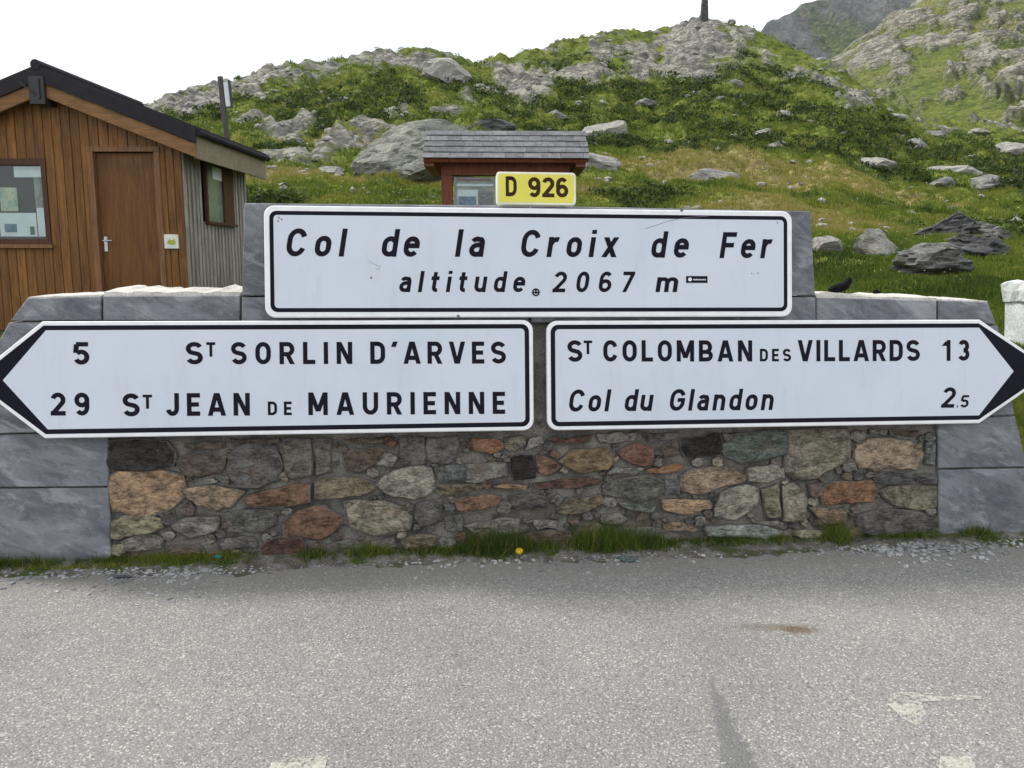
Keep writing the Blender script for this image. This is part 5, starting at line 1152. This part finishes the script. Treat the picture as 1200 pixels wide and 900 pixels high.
clus = [ # photo column, spread px, count, height m, tint
 (60, 60, 110, .055, .30), (150, 40, 90, .05, .35), (215, 45, 420, .045, .62), (275, 25, 90, .05, .45), (372, 22, 60, .06, .30), (432, 26, 130, .075, .50), (500, 60, 130, .05, .30), (583, 32, 420, .13, .25),
 (612, 12, 70, .09, .35), (640, 16, 60, .07, .4), (712, 34, 460, .135, .42), (762, 22, 160, .09, .30), (790, 30, 90, .05, .3), (860, 45, 170, .05, .30), (998, 13, 110, .12, .50), (930, 22, 70, .05, .35), (1080, 50, 190, .05, .35), (1180, 20, 90, .08, .35), (975, 20, 50, .045, .45), (540, 50, 90, .05, .3), (30, 40, 120, .07, .3)]
Pp, hh, tt = [], [], []
for cx, sp_, cnt, h_, ti in clus:
    for _ in range(int(cnt * 1.5)):
        s_ = sx(cx + float(rg.normal(0, sp_ * .5))); Pp.append(foot_pt(s_, abs(float(rg.normal(0, .036))) + .003, .012)); hh.append(h_ * float(rg.uniform(.4, 1.6))); tt.append(ti - .16 + .12 * float(rg.normal()) if rg.uniform() > .10 else .92)
tufts('verge_grass', np.array(Pp), np.array(hh), np.full(len(Pp), .0036), 7, M_BLADE, 'grass tufts and weeds growing along the foot of the wall', np.array(tt), .35, 8, .9)
n = 620; s_ = sx(60) + (sx(300) - sx(60)) * rg.uniform(0, 1, n); Pm = np.array([foot_pt(a_, b_, .012) for a_, b_ in zip(s_, rg.uniform(-.01, .10, n))])
tufts('moss', Pm, np.full(n, .018), np.full(n, .006), 7, M_BLADE, 'yellow green moss at the left foot of the wall', np.clip(.5 + .25 * np.sin(s_ * 5) + rg.normal(0, .1, n), 0, 1), .9, 12, .8)
# dandelion
fl = Vector(foot_pt(sx(607, 652), .125, 0)); dn = thing('dandelion', 'single yellow dandelion in the grass at the foot of the wall', 'flower', fl)
M_STEM = flat_mat('stem_green', (.08, .14, .03)); M_PETAL = flat_mat('petal_yellow', (.75, .55, .02), .6)
mb = MB(); mb.tube(fl, fl + Vector((.004, -.004, .045)), .0018, n=6); mb.build('stem', M_STEM, dn)
mb = MB(); hc = fl + Vector((.004, -.006, .048))
for ring, (r_, tl) in enumerate(((.024, .15), (.018, .5), (.010, .9))):
    for i in range(14):
        a_ = 2 * math.pi * (i + ring * .4) / 14; dr = Vector((math.cos(a_), -.55, math.sin(a_) * .8 + tl)).normalized(); sdv = dr.cross(Vector((0, -1, .2))).normalized() * .0028; mb.add([hc - sdv, hc + sdv, hc + dr * r_ + sdv * .6, hc + dr * r_ - sdv * .6], [(0, 1, 2, 3)])
mb.build('petals', M_PETAL, dn)
for px, py, wx, wy, hz, col, lab in ((737, 656.5, .072, .045, .022, (.20, .27, .27), 'flat blue green stone lying on the road edge below the grass tuft'), (139, 677, .080, .03, .012, (.20, .22, .25), 'thin grey slate chip lying on the road edge at the left'), (1016, 637, .045, .03, .018, (.20, .21, .24), 'small blue grey stone at the foot of the right part of the wall'), (697, 652, .022, .018, .012, (.24, .23, .28), 'little lilac grey pebble at the road edge under the wall')):
    g = gp(px, py); V, Fc = rock_mesh((wx, wy, hz), int(px), 2, 7, .06); V[:, 2] = np.clip(V[:, 2], -hz * .5, hz * .75)
    mt = boulder_mat('loose_stone_%d' % px, tuple(c_ * .8 for c_ in col), tuple(c_ * 1.25 for c_ in col), sc=22); tag(mesh_obj('loose_stone', V + np.array([g.x, g.y, hz * .45]), Fc, mt, None, g), lab, 'stone', 'loose stones by the wall')
g = Vector(foot_pt(sx(265, 646), .05, .03)); mb = MB(); mb.prism([g + Vector(p) for p in ((-.022, 0, 0), (-.01, -.004, .008), (.02, -.002, .006), (.022, 0, -.004), (0, -.003, -.008))], Vector((0, .012, .004)), .001); tag(mb.build('litter_scrap', flat_mat('turquoise_plastic', (.02, .30, .30), .4), None, g), 'tiny turquoise plastic scrap in the grass at the left foot of the wall', 'litter')

# worn road paint
def paint_mat():
    m_, t = new_mat('worn_road_paint'); v = t.n('ShaderNodeTexCoord').outputs['Object']
    k = t.math('ADD', t.math('MULTIPLY', t.noise(v, 45, 6, .75), .5), t.math('MULTIPLY', t.noise(v, 9, 4, .6), .5)); vo = t.n('ShaderNodeTexVoronoi', {'Vector': v, 'Scale': 95.0}).outputs['Distance']
    k = t.math('SUBTRACT', k, t.math('MULTIPLY', vo, .12)); d = finish(t, t.mix(t.noise(v, 60, 3), (.42, .42, .36), (.62, .61, .54)), .8)
    tr = t.n('ShaderNodeBsdfTransparent'); mx = t.n('ShaderNodeMixShader', {0: t.math('MULTIPLY', t.step(k, .35, .53), .7), 1: tr.outputs[0], 2: d.outputs[0]})
    out = [n_ for n_ in t.nt.nodes if n_.type == 'OUTPUT_MATERIAL'][0]; t.nt.links.new(mx.outputs[0], out.inputs[0]); return m_
M_PAINT = paint_mat()
for pts, lab in (([(1039, 824), (1043, 812), (1068, 811), (1150, 816), (1150, 820), (1078, 822), (1088, 840), (1074, 851), (1058, 842)], 'worn white hook shaped paint remnant on the asphalt at the right'),
                 ([(1102, 886), (1136, 883), (1145, 900), (1150, 925), (1098, 925)], 'worn white paint remnant below the hook shaped one'),
                 ([(318, 893), (345, 886), (384, 885), (380, 905), (310, 925)], 'worn white paint remnant on the asphalt at the left')):
    rs2 = random.Random(4); P3 = [gp(x, y, .004) for x, y in pts]; o = mesh_obj('road_paint', P3, [tuple(range(len(P3)))], M_PAINT, None, P3[0]); tag(o, lab, 'road marking', 'worn paint on the road')

# ------------------------------------------------------------------ air
hm, t = new_mat('mountain_air')
t.n('ShaderNodeOutputMaterial', {'Volume': t.n('ShaderNodeVolumePrincipled', {'Color': (.80, .88, 1.0, 1), 'Density': .00007}).outputs[0]})
mb = MB(); mb.box(O0, Vector((1, 0, 0)), Vector((0, 1, 0)), UPZ, -2200, 3200, -300, 1800, -4, 700)
hz_ = mb.build('haze', hm); hz_['kind'] = 'stuff'
